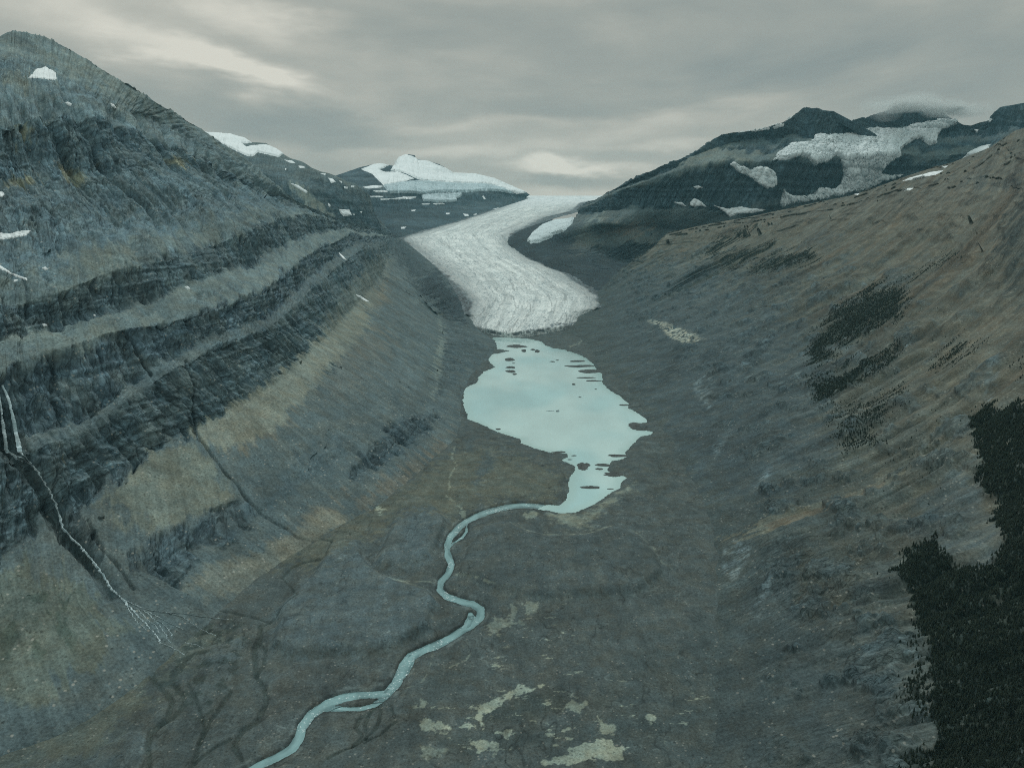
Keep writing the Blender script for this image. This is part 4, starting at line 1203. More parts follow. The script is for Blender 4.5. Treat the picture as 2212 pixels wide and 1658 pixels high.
# pale silt and sand
SP_ = [c8(q) for q in (
    [(1110, 190), (1220, 185), (1200, 220), (1150, 230)], [(900, 840), (1050, 820), (1060, 730), (1090, 740), (1080, 820), (1130, 810), (1150, 720), (1220, 730), (1200, 780), (1130, 850), (1030, 860), (980, 920), (940, 900)],
    [(840, 1380), (900, 1300), (1020, 1265), (1060, 1245), (1130, 1210), (1240, 1215), (1130, 1245), (1020, 1290), (940, 1350), (880, 1390), (905, 1440)], [(1350, 1340), (1390, 1300), (1490, 1300), (1450, 1345)],
    [(510, 1440), (530, 1405), (640, 1420), (720, 1455), (560, 1460)], [(530, 1550), (600, 1540), (690, 1560), (640, 1620), (560, 1620)], [(840, 1520), (970, 1510), (980, 1560), (870, 1580)],
    [(1390, 1570), (1500, 1540), (1600, 1530), (1740, 1570), (1680, 1620), (1500, 1650), (1250, 1655), (1430, 1610)], [(1310, 1560), (1400, 1490), (1420, 1520), (1340, 1570)], [(980, 1475), (1060, 1465), (1110, 1485), (1030, 1495)],
    [(1560, 1390), (1660, 1450), (1640, 1490), (1590, 1470)], [(1330, 1470), (1390, 1465), (1350, 1485)], [(760, 1440), (830, 1410), (850, 1445)], [(760, 160), (770, 158), (795, 205), (775, 215)], [(280, 180), (330, 178), (310, 205)],
    [(545, 1290), (555, 1300), (548, 1330)], [(1790, 1230), (1810, 1235), (1800, 1260)], [(1850, 1370), (1890, 1380), (1880, 1410)])]
for i, q in enumerate(SP_):
    FL.paint(q, np.array(SILT) * (0.8 + 0.35 * ((i * 7) % 5) / 4), 0.4 if i in (1, 5) else 0.75, 0.9, W2)
FL.paint(c8([(1270, 190), (1330, 240), (1400, 275), (1480, 275), (1550, 240), (1590, 190), (1620, 150), (1740, 70), (1765, 45), (1740, 40), (1660, 100), (1560, 170), (1450, 195), (1350, 190)]), (0.33, 0.31, 0.245), 0.75, 6, W2)
FL.paint(c8([(380, 1290), (560, 1250), (600, 1100), (560, 1060), (500, 1100), (430, 1200)]), (0.15, 0.15, 0.14), 0.5, 6, W2)
for ln, w, k in ((c8([(1060, 255), (1100, 278), (1200, 320), (1350, 328), (1500, 318), (1600, 285), (1700, 268)]), 1.6, .6), (c8([(1700, 268), (1800, 330), (1880, 400), (1930, 480), (1990, 520)]), 1.3, .4), (c8([(735, 550), (850, 590), (930, 620), (1010, 660)]), 1.4, .8),
                 (c5([(740, 935), (715, 990), (745, 1035), (715, 1090), (700, 1130), (705, 1180), (685, 1220), (720, 1245), (770, 1290)]), 1.6, .8), (c8([(760, 955), (800, 980), (830, 1010), (800, 1050), (700, 1100)]), 1.4, .5),
                 (c8([(420, 1215), (500, 1205), (560, 1170), (590, 1110), (610, 1000)]), 1.6, .4), (c5([(1400, 345), (1450, 335), (1475, 315), (1490, 300)]), 1.2, .9), (c8([(370, 590), (480, 595), (600, 598)]), 1.0, .6),
                 (c8([(220, 540), (420, 590), (560, 640), (640, 720)]), 2.0, .35)):
    mm = (1 - sstep(ldist(W2[0], W2[1], ln, 30) + 3.2 * FL.brk, w * 0.3, w * 1.2)) * k * 0.75 * sstep(fbm(x / 12, y / 12, oct=3, seed=198), -0.22, 0.12)
    FL.col += (np.array(SILT, np.float32) - FL.col) * mm[..., None]
zone = 1 - sstep(sdist(W[0], W[1], c8([(480, 1300), (900, 1040), (1350, 700), (1500, 730), (1500, 1000), (1800, 1230), (2200, 1200), (2300, 1420), (1700, 1640), (500, 1640)])), -25, 10)
spk = sstep(fbm(x / 26, y / 11, oct=6, seed=98, gain=0.7), 0.17, 0.24) * zone
FL.col += (np.array(SILT, np.float32) - FL.col) * (0.7 * spk)[..., None]
FL.col *= (1 + 0.30 * fbm(x / 45, y / 45, oct=4, seed=96))[..., None]
wx, wy = x + 25 * fbm(x / 80, y / 80, oct=3, seed=191), y + 25 * fbm(x / 80, y / 80, oct=3, seed=192)
thread = np.abs(fbm(wx / 34, wy / 70, oct=3, seed=193))
thread = (1 - sstep(thread, 0.004, 0.022)) * sstep(fbm(x / 90, y / 90, oct=3, seed=194), -0.05, 0.15)
FL.col *= (1 - 0.38 * thread)[..., None]
hgt -= 0.5 * thread
thread2 = (1 - sstep(np.abs(fbm(wx / 55 + 9, wy / 40, oct=4, seed=195)), 0.003, 0.014)) * sstep(fbm(x / 110, y / 110, oct=3, seed=196), 0.0, 0.2)
FL.col *= (1 + 0.5 * thread2)[..., None]
FL.col *= 0.78 * (1 + 0.28 * fbm(x / 7, y / 7, oct=4, seed=197, gain=0.6))[..., None]
# beach tone and lake basin
lsd = sdist(FL.u + 3.5 * fbm(x / 22, y / 30, oct=5, seed=94, gain=0.6) * 2, FL.v + 2.0 * fbm(x / 22 + 40, y / 30, oct=5, seed=95, gain=0.6), LAKE, 60)
isl = np.full_like(lsd, 60.0)
shelf = np.zeros_like(lsd)
river_d = ldist(FL.u, FL.v, RIV, 40)
lake_shelf = lsd
land = hgt * sstep(np.minimum(lsd, river_d), 4, 30) + np.clip(lsd, 0, 14) * 0.22
riv = river_d
for arm in ARMS:
    riv = np.minimum(riv, ldist(FL.u, FL.v, arm, 40) + 4.0)
scale_px = 1548.0 * SP / np.maximum(y, 300) / 0.30
rw = np.interp(y, [500, 650, 800, 1000, 1120], [10.0, 9.2, 7.4, 5.8, 5.6])
nr = 5.5 * fbm(x / 34, y / 34, oct=5, seed=99, gain=0.6)
bank = sstep(riv + nr, rw * 0.72, rw * 1.25)
land = land * np.where(riv < 39, sstep(riv, rw * 1.1, rw * 4), 1.0)
land = land - 3.2 * (1 - bank) + 0.9 * bank
hgt = np.where(lsd < 0, np.minimum(np.clip(lsd, -12, 0) * 0.25, land), np.minimum(land, 0.1 + 0.25 * lsd))
bar = sstep(fbm(x / 26, y / 26, oct=4, seed=199), 0.02, 0.16) * (1 - sstep(riv + nr, rw * 1.6, rw * 2.6)) * sstep(lsd, 2, 10)
FL.col += (np.array((0.175, 0.178, 0.165), np.float32) - FL.col) * (0.75 * bar)[..., None]
wet = np.exp(-((riv - rw * 1.25) / 3.0) ** 2) * sstep(lsd, 0, 8)
FL.col *= (1 - 0.35 * wet)[..., None]
FL.P[..., 2] += hgt
m_floor = terrain_mat('valley_floor_gravel', talus=(9, 14), rub=2.2, bump=0.9, speck=0.32, amt=0.9, big=45)
FL.where()
FL.mesh('valley_floor', m_floor)


def water_mat(name, colr, rough, rip, amp, foam=0.0):
    m = bpy.data.materials.new(name)
    m.use_nodes = True
    t = NT(m.node_tree)
    obj = t.n('ShaderNodeTexCoord').outputs['Object']
    n1 = t.noise(t.vmath('MULTIPLY', obj, (1.0, 0.35, 1.0)), 1 / 120.0 if not foam else 1 / 14.0, 5.0)
    v = t.ramp(n1, 0.3, 0.7, 1 - amp, 1 + amp)
    base = t.n('ShaderNodeAttribute', attribute_name='tint').outputs['Color']
    col = t.mix(1.0, base, t.n('ShaderNodeCombineColor', ins={0: v, 1: v, 2: v}).outputs[0], 'MULTIPLY')
    n2 = t.noise(obj, rip, 5.0, 0.6)
    if foam:
        n3 = t.noise(obj, 1 / 3.0, 5.0, 0.7)
        n4 = t.noise(obj, 1 / 35.0, 3.0, 0.6)
        fm = t.math('MULTIPLY', t.ramp(n3, 0.56, 0.64), t.ramp(n4, 0.44, 0.6))
        col = t.mix(t.math('MULTIPLY', fm, foam), col, (0.75, 0.8, 0.8, 1))
    bp = t.n('ShaderNodeBump')
    bp.inputs['Strength'].default_value = 0.25
    bp.inputs['Distance'].default_value = 0.4
    t.put(bp, 'Height', n2)
    b = t.n('ShaderNodeBsdfPrincipled')
    t.put(b, 'Base Color', col)
    b.inputs['Roughness'].default_value = rough
    b.inputs['IOR'].default_value = 1.33
    t.put(b, 'Normal', bp)
    o = t.n('ShaderNodeOutputMaterial')
    t.t.links.new(b.outputs[0], o.inputs[0])
    return m


# lake: a level sheet a little larger than its shoreline
lk = np.array([floor_pt(u, v)[:2] for u, v in LAKE])
cen = lk.mean(0)
nxt, prv = np.roll(lk, -1, 0), np.roll(lk, 1, 0)
tg = nxt - prv
area = 0.5 * np.sum(lk[:, 0] * nxt[:, 1] - nxt[:, 0] * lk[:, 1])
out_n = np.stack([tg[:, 1], -tg[:, 0]], 1) / (np.linalg.norm(tg, axis=1, keepdims=True) + 1e-9) * np.sign(area)
big = lk + out_n * 14.0
lo, hi = big.min(0) - 20, big.max(0) + 20
nx_, ny_ = 260, 640
X, Y = np.meshgrid(np.linspace(lo[0], hi[0], nx_), np.linspace(lo[1], hi[1], ny_))
sdl = sdist(X, Y, lk, 60)
k = sdl < 16
keepq = k[:-1, :-1] & k[1:, :-1] & k[:-1, 1:] & k[1:, 1:]
Q = quads(ny_, nx_, keepq)
used = np.unique(Q)
mp = np.zeros(nx_ * ny_, np.int64); mp[used] = np.arange(len(used))
V = np.stack([X, Y, 0 * X], -1).reshape(-1, 3)[used]
shal = sstep(sdl + 7 * fbm(X / 26, Y / 40, oct=4, seed=210) * 2, -26, -2)[..., None]
deep = sstep(fbm(X / 210, Y / 420, oct=3, seed=211), -0.1, 0.25)[..., None]
lc = np.array((0.455, 0.585, 0.56)) * (1 - deep) + np.array((0.36, 0.53, 0.525)) * deep
lc = lc * (1 - 0.75 * shal) + np.array((0.36, 0.50, 0.475)) * 0.75 * shal
lake = tag(link('lake', mesh_np('lake', V, mp[Q], {'tint': lc.reshape(-1, 3)[used]}), water_mat('lake_water', (0.45, 0.60, 0.58), 0.08, 1 / 14.0, 0.09)), kind='structure')


def ribbon(pts, widths, name, mat, lift, seed=1):
    pts = np.asarray(pts, float)
    tg = np.gradient(pts, axis=0)
    tg /= np.linalg.norm(tg, axis=1, keepdims=True) + 1e-9
    up = np.array([0, 0, 1.0])
    side = np.cross(tg, up)
    side /= np.linalg.norm(side, axis=1, keepdims=True) + 1e-9
    w = np.asarray(widths)[:, None]
    qs = np.linspace(-1, 1, 17)
    P = np.stack([pts + side * w * q + np.array([0, 0, lift]) for q in qs], 1)
    L_ = np.r_[0, np.cumsum(np.linalg.norm(np.diff(pts, axis=0), axis=1))]
    off = 0.30 * fbm(L_ / 45, 0 * L_, oct=3, seed=900 + seed) * 2
    q = np.abs(qs[None] * 1.2 - 2.2 * off[:, None]) + 0.9 * fbm(np.repeat(L_[:, None], 17, 1) / 16, np.repeat(qs[None] * 3, len(L_), 0), oct=4, seed=910 + seed)
    k = sstep(q, 0.15, 1.0)[..., None]
    k = np.clip(k + 0.9 * fbm(np.repeat(L_[:, None], 17, 1) / 60 + 5, np.repeat(qs[None] * 7, len(L_), 0), oct=3, seed=920 + seed)[..., None], 0, 1)
    col = (1 - k) * np.array((0.20, 0.32, 0.325)) + k * np.array((0.095, 0.165, 0.17))
    return link(name, mesh_np(name, P.reshape(-1, 3), quads(len(pts), 17), {'tint': col.reshape(-1, 3)}), mat)


def smooth_line(line, n):
    line = np.asarray(line, float)
    s = np.linspace(0, len(line) - 1, n)
    return catmull(line, s)


m_riv = water_mat('river_water', (0.19, 0.33, 0.35), 0.2, 1 / 3.0, 0.16, foam=0.9)
rl = smooth_line(np.array([floor_pt(u, v) for u, v in RIV]), 700)
rl[:, 2] = zf(rl[:, 1]) - 0.9
rl[:, 2] = np.minimum.accumulate(rl[:, 2])
wm = np.interp(rl[:, 1], [500, 700, 900, 1100], [12, 12, 11, 11])
tag(ribbon(rl, wm, 'river', m_riv, 0.0), kind='structure')
for arm in ARMS:
    al = smooth_line(np.array([floor_pt(u, v) for u, v in arm]), 120)
    al[:, 2] = zf(al[:, 1]) - 0.92
    tag(ribbon(al, np.full(120, 6.0), 'river', m_riv, 0.0), kind='structure')

# ---- finish the near right hillside ---------------------------------
RC = skirts(RC, RN, foot=(110, -4), back=((300, -80), (1200, -700)))
R = Loft(RC, 900, 940, seed=61, twarp=0.15, twl=120.0)
i1 = int(np.argmax(R.T[:, 0] > 2.6)) + 4
wsm = (1 - sstep(R.T[:i1], 1.5, 2.2))[..., None]
for _ in range(500):
    Q = R.P[:i1].copy()
    Q[1:-1] = 0.5 * Q[1:-1] + 0.25 * (Q[:-2] + Q[2:])
    R.P[:i1] += (Q - R.P[:i1]) * wsm
R.where()
x, y, z = [R.P[..., i] for i in range(3)]
s1 = fbm(x / 240, y / 240, z / 240, 4, 101)
R.setcol([(0.108, 0.114, 0.106), (0.108, 0.114, 0.106), (0.105, 0.112, 0.106), (0.118, 0.116, 0.103), (0.145, 0.125, 0.10), (0.155, 0.128, 0.10), (0.17, 0.14, 0.112), (0.16, 0.135, 0.112), ROCK, ROCK])
R.cliff = np.clip(R.rowval([0, 0.1, 0.3, 0.25, .2, .25, .35, .4, .4, .4]) + 1.6 * np.clip(s1, -0.2, 0.4), 0, 1).astype(np.float32)
W = R.warped(10, 45, 102)
W2 = R.warped(4, 14, 103)
R.paint([(1300, 640), (1420, 560), (1540, 560), (1680, 640), (1780, 760), (1800, 960), (1650, 1080), (1500, 1060), (1420, 900), (1300, 740)], (0.108, 0.120, 0.122), 0.8, 35, W)
R.paint([(1560, 1330), (1700, 1200), (1900, 1200), (1960, 1400), (1990, 1660), (1500, 1660)], (0.098, 0.105, 0.102), 0.6, 40, W)
R.paint(c9([(800, 620), (900, 420), (1100, 320), (1300, 250), (1380, 330), (1200, 560), (1100, 720), (950, 820), (850, 780)]), (0.12, 0.105, 0.08), 0.5, 10, W)
fs = fbm(R.S2 / 26 + s1 * 1.2, R.T2 / 900, oct=5, seed=104)
R.col *= (1 + 0.8 * fs * sstep(R.T, 1.7, 3.2))[..., None]
R.col *= (1 + 0.28 * fbm(R.S2 / 9, R.T2 / 260, oct=4, seed=116, gain=0.6) * sstep(R.T, 1.7, 2.6))[..., None]
rust = sstep(fbm(R.S2 / 70 + s1, R.T2 / 700, oct=4, seed=105), 0.02, 0.25) * sstep(R.T, 2.6, 4.4)
R.col += (np.array((0.215, 0.135, 0.085), np.float32) - R.col) * (0.32 * rust)[..., None]
R.paint(c9([(330, 342), (520, 280), (640, 215), (700, 205), (800, 150), (900, 110), (1100, 30), (1330, -80), (1500, -150), (1520, -120), (1300, 0), (1100, 100), (900, 200), (740, 275), (700, 290), (560, 325), (420, 338)]), (0.235, 0.20, 0.15), 0.7, 0.3, W2)
R.paint(c9([(640, 280), (800, 190), (1000, 90), (1250, -20), (1300, 0), (1100, 100), (900, 200), (740, 275)]), (0.22, 0.15, 0.105), 0.5, 0.3, W2)
for q, k in ((c9([(390, 390), (460, 340), (560, 400), (540, 480), (450, 580), (390, 540)]), .7), (c9([(530, 780), (620, 640), (740, 480), (740, 540), (640, 690), (600, 800)]), .6), (c6([(1900, 700), (1930, 600), (1980, 560), (1970, 680), (1920, 800), (1880, 880), (1850, 900)]), .6),
             (c6([(330, 1170), (400, 1100), (430, 1060), (410, 1140), (350, 1220)]), .6), (c6([(540, 1420), (620, 1300), (680, 1240), (660, 1320), (580, 1430)]), .5), (c6([(210, 800), (280, 740), (350, 800), (300, 880), (340, 960), (280, 940)]), .6), (c6([(960, 560), (1060, 480), (1150, 560), (1250, 570), (1120, 600), (1000, 590)]), .5)):
    mq = (1 - sstep(sdist(W2[0], W2[1], q), -6, 5)) * sstep(fbm(R.S2 / 9, R.T2 / 40, oct=4, seed=106), -0.12, 0.12)
    R.col += (np.array((0.30, 0.33, 0.335), np.float32) - R.col) * (k * mq)[..., None]
    R.cliff = np.maximum(R.cliff, (mq * 0.9).astype(np.float32))
mq = (1 - sstep(sdist(W2[0], W2[1], c6([(-60, 420), (0, 430), (60, 440), (130, 470), (230, 500), (290, 540), (200, 575), (150, 560), (70, 520), (20, 470)])), -5, 3)) * sstep(fbm(x / 14, y / 14, z / 14, 4, 107), -0.08, 0.05)
R.col += (np.array((0.62, 0.54, 0.43), np.float32) - R.col) * (0.9 * mq)[..., None]
BL = c9([(1500, 60), (1600, -60), (1700, -150), (1850, -60), (1880, 60), (1980, 140), (1960, 220), (2000, 370), (1950, 480), (1760, 510), (1690, 430), (1600, 350), (1500, 380), (1450, 260)])
R.paint(BL, (0.105, 0.125, 0.135), 0.5, 8, W, 0.8)
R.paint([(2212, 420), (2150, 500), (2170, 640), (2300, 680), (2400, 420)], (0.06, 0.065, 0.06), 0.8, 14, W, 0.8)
R.paint(c3([(1750, 700), (1850, 660), (2000, 690), (2130, 640), (2130, 720), (1900, 740)]), (0.085, 0.085, 0.08), 0.7, 7, W, 0.8)
R.paint(c3([(850, 1000), (980, 960), (1060, 990), (1000, 1030), (880, 1040)]), (0.10, 0.10, 0.095), 0.6, 6, W, 0.6)
R.paint(c6([(380, 130), (560, 120), (760, 130), (850, 160), (760, 240), (600, 230), (480, 180)]), (0.085, 0.085, 0.078), 0.6, 8, W, 0.8)
R.col *= 0.86 * (1 + 0.5 * fbm(x / 80, y / 80, z / 80, 4, 108))[..., None]
gl2 = fbm(R.S2 / 110 + s1, R.T2 / 1200, oct=4, seed=109, ridged=True)
slab = sstep(fbm(x / 75, y / 75, z / 75, 5, 117, 0.62), 0.03, 0.16) * sstep(R.T, 1.3, 2.0) * (1 - sstep(R.T, 4.0, 5.2))
R.cliff = np.maximum(R.cliff, (0.9 * slab).astype(np.float32))
R.col += (np.array((0.092, 0.112, 0.118), np.float32) - R.col) * (0.55 * slab)[..., None]
pale = sstep(fbm(R.S2 / 16, R.T2 / 60, oct=5, seed=118, gain=0.6), 0.14, 0.26) * slab
R.col += (np.array((0.22, 0.245, 0.25), np.float32) - R.col) * (0.55 * pale)[..., None]
R.col *= (1 - 0.16 * (1 - sstep(R.T, 1.2, 4.0)))[..., None]
rib = fbm(R.S2 / 62 + 0.9 * s1 + R.T2 / 1500, R.T2 / 1600, oct=4, seed=114, gain=0.55, ridged=True)
outc = sstep(fbm(R.S2 / 160, R.T2 / 55, oct=4, seed=115), 0.06, 0.2) * sstep(R.T, 4.2, 5.2)
R.cliff = np.clip(R.cliff + 0.7 * outc, 0, 1).astype(np.float32)
R.col *= (1 - 0.28 * outc)[..., None]
bigg = fbm(R.S2 / 170 + 0.7 * s1, R.T2 / 1900, oct=3, seed=119, gain=0.5, ridged=True)
scr = sstep(bigg, 0.16, 0.42) * sstep(R.T, 2.0, 3.2)              # scree-floored gullies between rock ribs
R.col += (np.array((0.20, 0.172, 0.135), np.float32) - R.col) * (0.42 * scr * sstep(fbm(R.S2 / 12, R.T2 / 500, oct=4, seed=120), -0.2, 0.15))[..., None]
ribm = (1 - sstep(bigg, -0.25, 0.0)) * sstep(R.T, 2.2, 3.4)
R.col *= (1 - 0.30 * ribm)[..., None]
R.cliff = np.maximum(R.cliff * (1 - 0.6 * scr), 0.75 * ribm).astype(np.float32)
d = -46 * np.maximum(bigg, 0) ** 1.2 * sstep(R.T, 2.0, 3.6) + 7 * slab - 34 * np.maximum(rib, 0) ** 1.5 * sstep(R.T, 1.6, 3.4) + 6 * outc + 24 * s1 + 9 * fbm(x / 60, y / 60, z / 60, 4, 110) * (0.35 + R.cliff) - 14 * np.maximum(gl2, 0) * sstep(R.T, 2.5, 4) - 2.0 * np.maximum(fbm(R.S2 / 14, R.T2 / 300, oct=3, seed=111, ridged=True), 0)
d += 10 * fbm(R.S2 / 30, R.T2 / 90, oct=4, seed=112, ridged=True) * R.cliff + 3 * fbm(x / 18, y / 18, z / 18, 4, 113, 0.6) * (0.3 + R.cliff)
keep = sstep(R.T, 1.0, 2.0) * (1 - 0.88 * sstep(R.T, 4.6, 6.2)) * (1 - sstep(R.T, 6.6, 7.2))
wd = sstep(R.T, 3.8, 4.8)
for _ in range(6):                           # calmer relief towards the crest, where the grid narrows
    q = d.copy()
    q[1:-1, 1:-1] = (d[:-2, 1:-1] + d[2:, 1:-1] + d[1:-1, :-2] + d[1:-1, 2:] + 2 * d[1:-1, 1:-1]) / 6
    d = d + (q - d) * wd
d = np.clip(d, -38, 30) * (1 - wd) + np.clip(d, -22, 18) * wd
R.displace(d * (0.06 + 0.94 * keep))
R.fit_ridge([(1442, 503), (1500, 490), (1545, 481), (1620, 468), (1700, 451), (1770, 436), (1840, 422), (1900, 402), (1960, 380), (2010, 364), (2060, 350), (2100, 334), (2140, 318), (2165, 300), (2190, 284), (2212, 276), (2290, 258), (2360, 240)], 7, 0.8, 50, 38)
m_right = terrain_mat('right_hillside_rock', talus=(4, 190), block=(10, 20), rub=3.0, bump=2.0, speck=0.4)


# ------------------------------------------------------------------ haze between the camera and the far slopes
def box(name, lo, hi):
    c = [(x, y, z) for x in (lo[0], hi[0]) for y in (lo[1], hi[1]) for z in (lo[2], hi[2])]
    f = [(0, 1, 3, 2), (4, 6, 7, 5), (0, 4, 5, 1), (2, 3, 7, 6), (0, 2, 6, 4), (1, 5, 7, 3)]
    me = bpy.data.meshes.new(name)
    me.from_pydata(c, [], f)
    return me


m = bpy.data.materials.new('haze_air')
m.use_nodes = True
t = NT(m.node_tree)
pv = t.n('ShaderNodeVolumePrincipled')
pv.inputs['Color'].default_value = (0.42, 0.85, 1.0, 1)
pv.inputs['Density'].default_value = 1.6e-5
pv.inputs['Anisotropy'].default_value = 0.0
o = t.n('ShaderNodeOutputMaterial')
t.t.links.new(pv.outputs[0], o.inputs['Volume'])
tag(link('haze', box('haze', (-9000, -1500, -140), (9000, 12500, 1640)), m), kind='stuff')
gm_ = mesh_np('ground', np.array([(-40000, -40000, -70), (40000, -40000, -70), (40000, 40000, -70), (-40000, 40000, -70)], float), np.array([[0, 1, 2, 3]]), smooth=False)
tag(link('ground', gm_, simple_mat('far_ground', (0.12, 0.125, 0.115), nscale=0.002)), kind='structure')

# ------------------------------------------------------------------ snow and hanging ice
m_snow = simple_mat('old_snow', (0.80, 0.82, 0.82), rough=0.7, nscale=1 / 25.0, namt=0.07, bump=2.0)
m_nice = ice_mat('hanging_ice', 3.4, 0.42)
ICEC = (0.70, 0.77, 0.79)


def snow(loft, poly, label, h=4.0, name='snow_patch', cat='snow patch', group=None, mat=None, **kw):
    o = loft.drape(poly, name, mat or m_snow, h=h, **kw)
    if o:
        tag(o, label, cat, group)
    return o


# the snowy dome at the head of the valley
snow(DL, c2([(600, 275), (625, 235), (650, 198), (690, 183), (742, 200), (760, 215), (820, 222), (920, 262), (960, 288), (1090, 295), (1200, 320), (1290, 360), (1390, 402), (1330, 412), (1250, 375), (1150, 352), (1000, 350), (880, 342), (790, 335),
             (740, 318), (690, 292), (640, 280)]), 'broad white snowfield covering the dome at the head of the valley', 14, 'snowfield', 'snowfield', soft=1.0, rag=0.8, wl=8)
snow(DL, c2([(430, 268), (500, 240), (545, 234), (590, 245), (560, 262), (530, 268), (570, 285), (640, 282), (690, 300), (735, 322), (660, 345), (610, 352), (560, 362), (545, 345), (510, 312), (495, 295)]),
     'snow slope left of the rocky rib below the dome summit', 9, soft=1.0, rag=1.2, wl=8)
snow(DL, c2([(560, 366), (650, 350), (760, 338), (880, 346), (1000, 354), (1150, 356), (1250, 379), (1320, 412), (1240, 398), (1150, 392), (1060, 400), (1000, 402), (900, 400), (800, 412), (700, 406), (600, 408), (575, 385)]),
     'grey ice apron spread along the cliff edge under the dome snowfield', 22, 'ice_apron', 'ice', mat=m_nice, soft=1.0, rag=1.0, wl=8, bumpy=8, colr=(0.52, 0.62, 0.65))
snow(DL, c2([(780, 418), (870, 408), (1015, 408), (1010, 425), (980, 440), (985, 455), (880, 458), (790, 452)]), 'grey ice slab lying below the dome cliffs', 16, 'ice_slab', 'ice', mat=m_nice, soft=1.0, rag=1.2, wl=8, bumpy=5, colr=(0.55, 0.64, 0.67))
for q in ([(440, 372), (500, 362), (560, 366), (540, 374), (470, 380)], [(600, 440), (680, 428), (750, 428), (740, 436), (640, 444)], [(840, 466), (900, 464), (915, 470), (860, 472)], [(1130, 425), (1140, 422), (1150, 440), (1142, 442)], [(1020, 525), (1050, 530), (1052, 540), (1030, 538)],
          [(500, 392), (560, 390), (590, 398), (520, 402)], [(480, 424), (560, 424), (550, 430), (490, 430)], [(920, 522), (945, 522), (940, 528), (922, 528)], [(780, 468), (830, 466), (820, 472), (785, 473)], [(660, 604), (690, 602), (680, 611), (662, 611)], [(1080, 530), (1100, 524), (1095, 533)],
          [(1190, 500), (1230, 490), (1220, 502), (1195, 507)], [(540, 440), (600, 438), (590, 446), (545, 447)], [(720, 505), (745, 503), (740, 509), (722, 510)]):
    snow(DL, c2(q), 'small white snow streak on the dark ledges below the dome', 8, group='snow streaks on the dark dome ledges', soft=0.8, rag=0.8, wl=6)

# the second ridge on the left
snow(SL, c1([(1180, 765), (1250, 768), (1330, 774), (1420, 800), (1455, 826), (1400, 830), (1425, 850), (1460, 842), (1540, 835), (1600, 860), (1640, 890), (1610, 908), (1540, 892), (1490, 880), (1470, 900), (1440, 906), (1380, 880), (1280, 830)]),
     'large snowfield on the crest of the ridge behind the left mountain', 9, soft=1.0, rag=1.5, wl=8)
snow(SL, c1([(1960, 1210), (2020, 1214), (2036, 1245), (1990, 1251), (1968, 1232)]), 'bright snow patch under the dark cliff of the second ridge', 9, soft=1.0, rag=1.0, wl=6)
snow(SL, c1([(1680, 1060), (1725, 1072), (1780, 1108), (1770, 1118), (1715, 1085)]), 'slanting snow streak at the top of the pale scree gully', 6, soft=0.8, rag=1.0, wl=6)
for q in ([(1900, 1030), (1925, 1035), (1942, 1052), (1915, 1058)], [(1725, 960), (1760, 962), (1765, 970), (1735, 972)], [(1645, 925), (1690, 930), (1710, 945), (1680, 943)], [(1990, 1080), (2012, 1082), (2010, 1092), (1994, 1090)], [(2030, 1075), (2050, 1076), (2045, 1084), (2032, 1083)],
          [(1900, 1175), (1912, 1190), (1908, 1198), (1898, 1188)], [(1960, 1045), (1978, 1050), (1975, 1058)], [(1850, 1002), (1885, 1005), (1880, 1012)], [(2040, 1238), (2052, 1238), (2050, 1246)], [(2080, 1225), (2096, 1222), (2092, 1232)], [(1648, 970), (1656, 975), (1652, 984)]):
    snow(SL, c1(q), 'little snow fleck on the dark second ridge', 6, group='snow flecks on the second ridge', soft=0.8, rag=0.8, wl=6)

# the left mountain
for q, lab in (([(165, 452), (195, 420), (205, 402), (240, 394), (262, 384), (285, 400), (322, 420), (328, 458), (280, 462), (230, 452)], 'white snow patch just below the summit cliffs of the left mountain'),
               ([(368, 595), (395, 590), (414, 602), (405, 612), (385, 606)], 'small snow patch above the top cliff band, nearer the left edge'),
               ([(640, 598), (655, 602), (676, 626), (662, 626), (648, 614)], 'small slanting snow patch high on the right flank of the left mountain'),
               ([(-20, 1110), (15, 1108), (26, 1125), (10, 1142), (-20, 1140)], 'snow patch cut by the left edge of the photo beside the bench'),
               ([(-20, 1345), (60, 1352), (110, 1338), (150, 1330), (178, 1336), (150, 1362), (60, 1380), (-20, 1386)], 'broad snow patch lying on the bench at the left edge'),
               ([(-20, 1518), (20, 1548), (62, 1576), (110, 1595), (157, 1610), (155, 1622), (100, 1604), (40, 1574), (-20, 1545)], 'long thin snow streak descending from the left edge'),
               ([(238, 1550), (262, 1544), (282, 1556), (262, 1564)], 'tiny snow patch right of the long snow streak'),
               ([(80, 1618), (100, 1618), (102, 1626), (84, 1626)], 'snow speck below the tip of the long snow streak')):
    snow(L, c1(q), lab, 1.3, soft=0.7, rag=2.0, wl=8)
for q, lab in (([(1068, 236), (1085, 234), (1102, 248), (1085, 250)], 'small snow patch on the scree bench below the upper cliff'),
               ([(1960, 38), (1978, 52), (2003, 80), (1990, 76), (1968, 54)], 'thin snow sliver in a notch near the end of the upper cliff'),
               ([(2055, 280), (2085, 290), (2135, 322), (2120, 320), (2080, 300)], 'slanting snow sliver below the notch above the orange scree'),
               ([(243, 452), (262, 454), (272, 464), (255, 466)], 'snow speck on the ledge left of the grassy bench'),
               ([(540, 398), (553, 400), (550, 410), (541, 408)], 'snow speck in the middle of the ledge under the upper cliff')):
    snow(L, c4(q), lab, 2.2, soft=0.7, rag=0.8, wl=6)

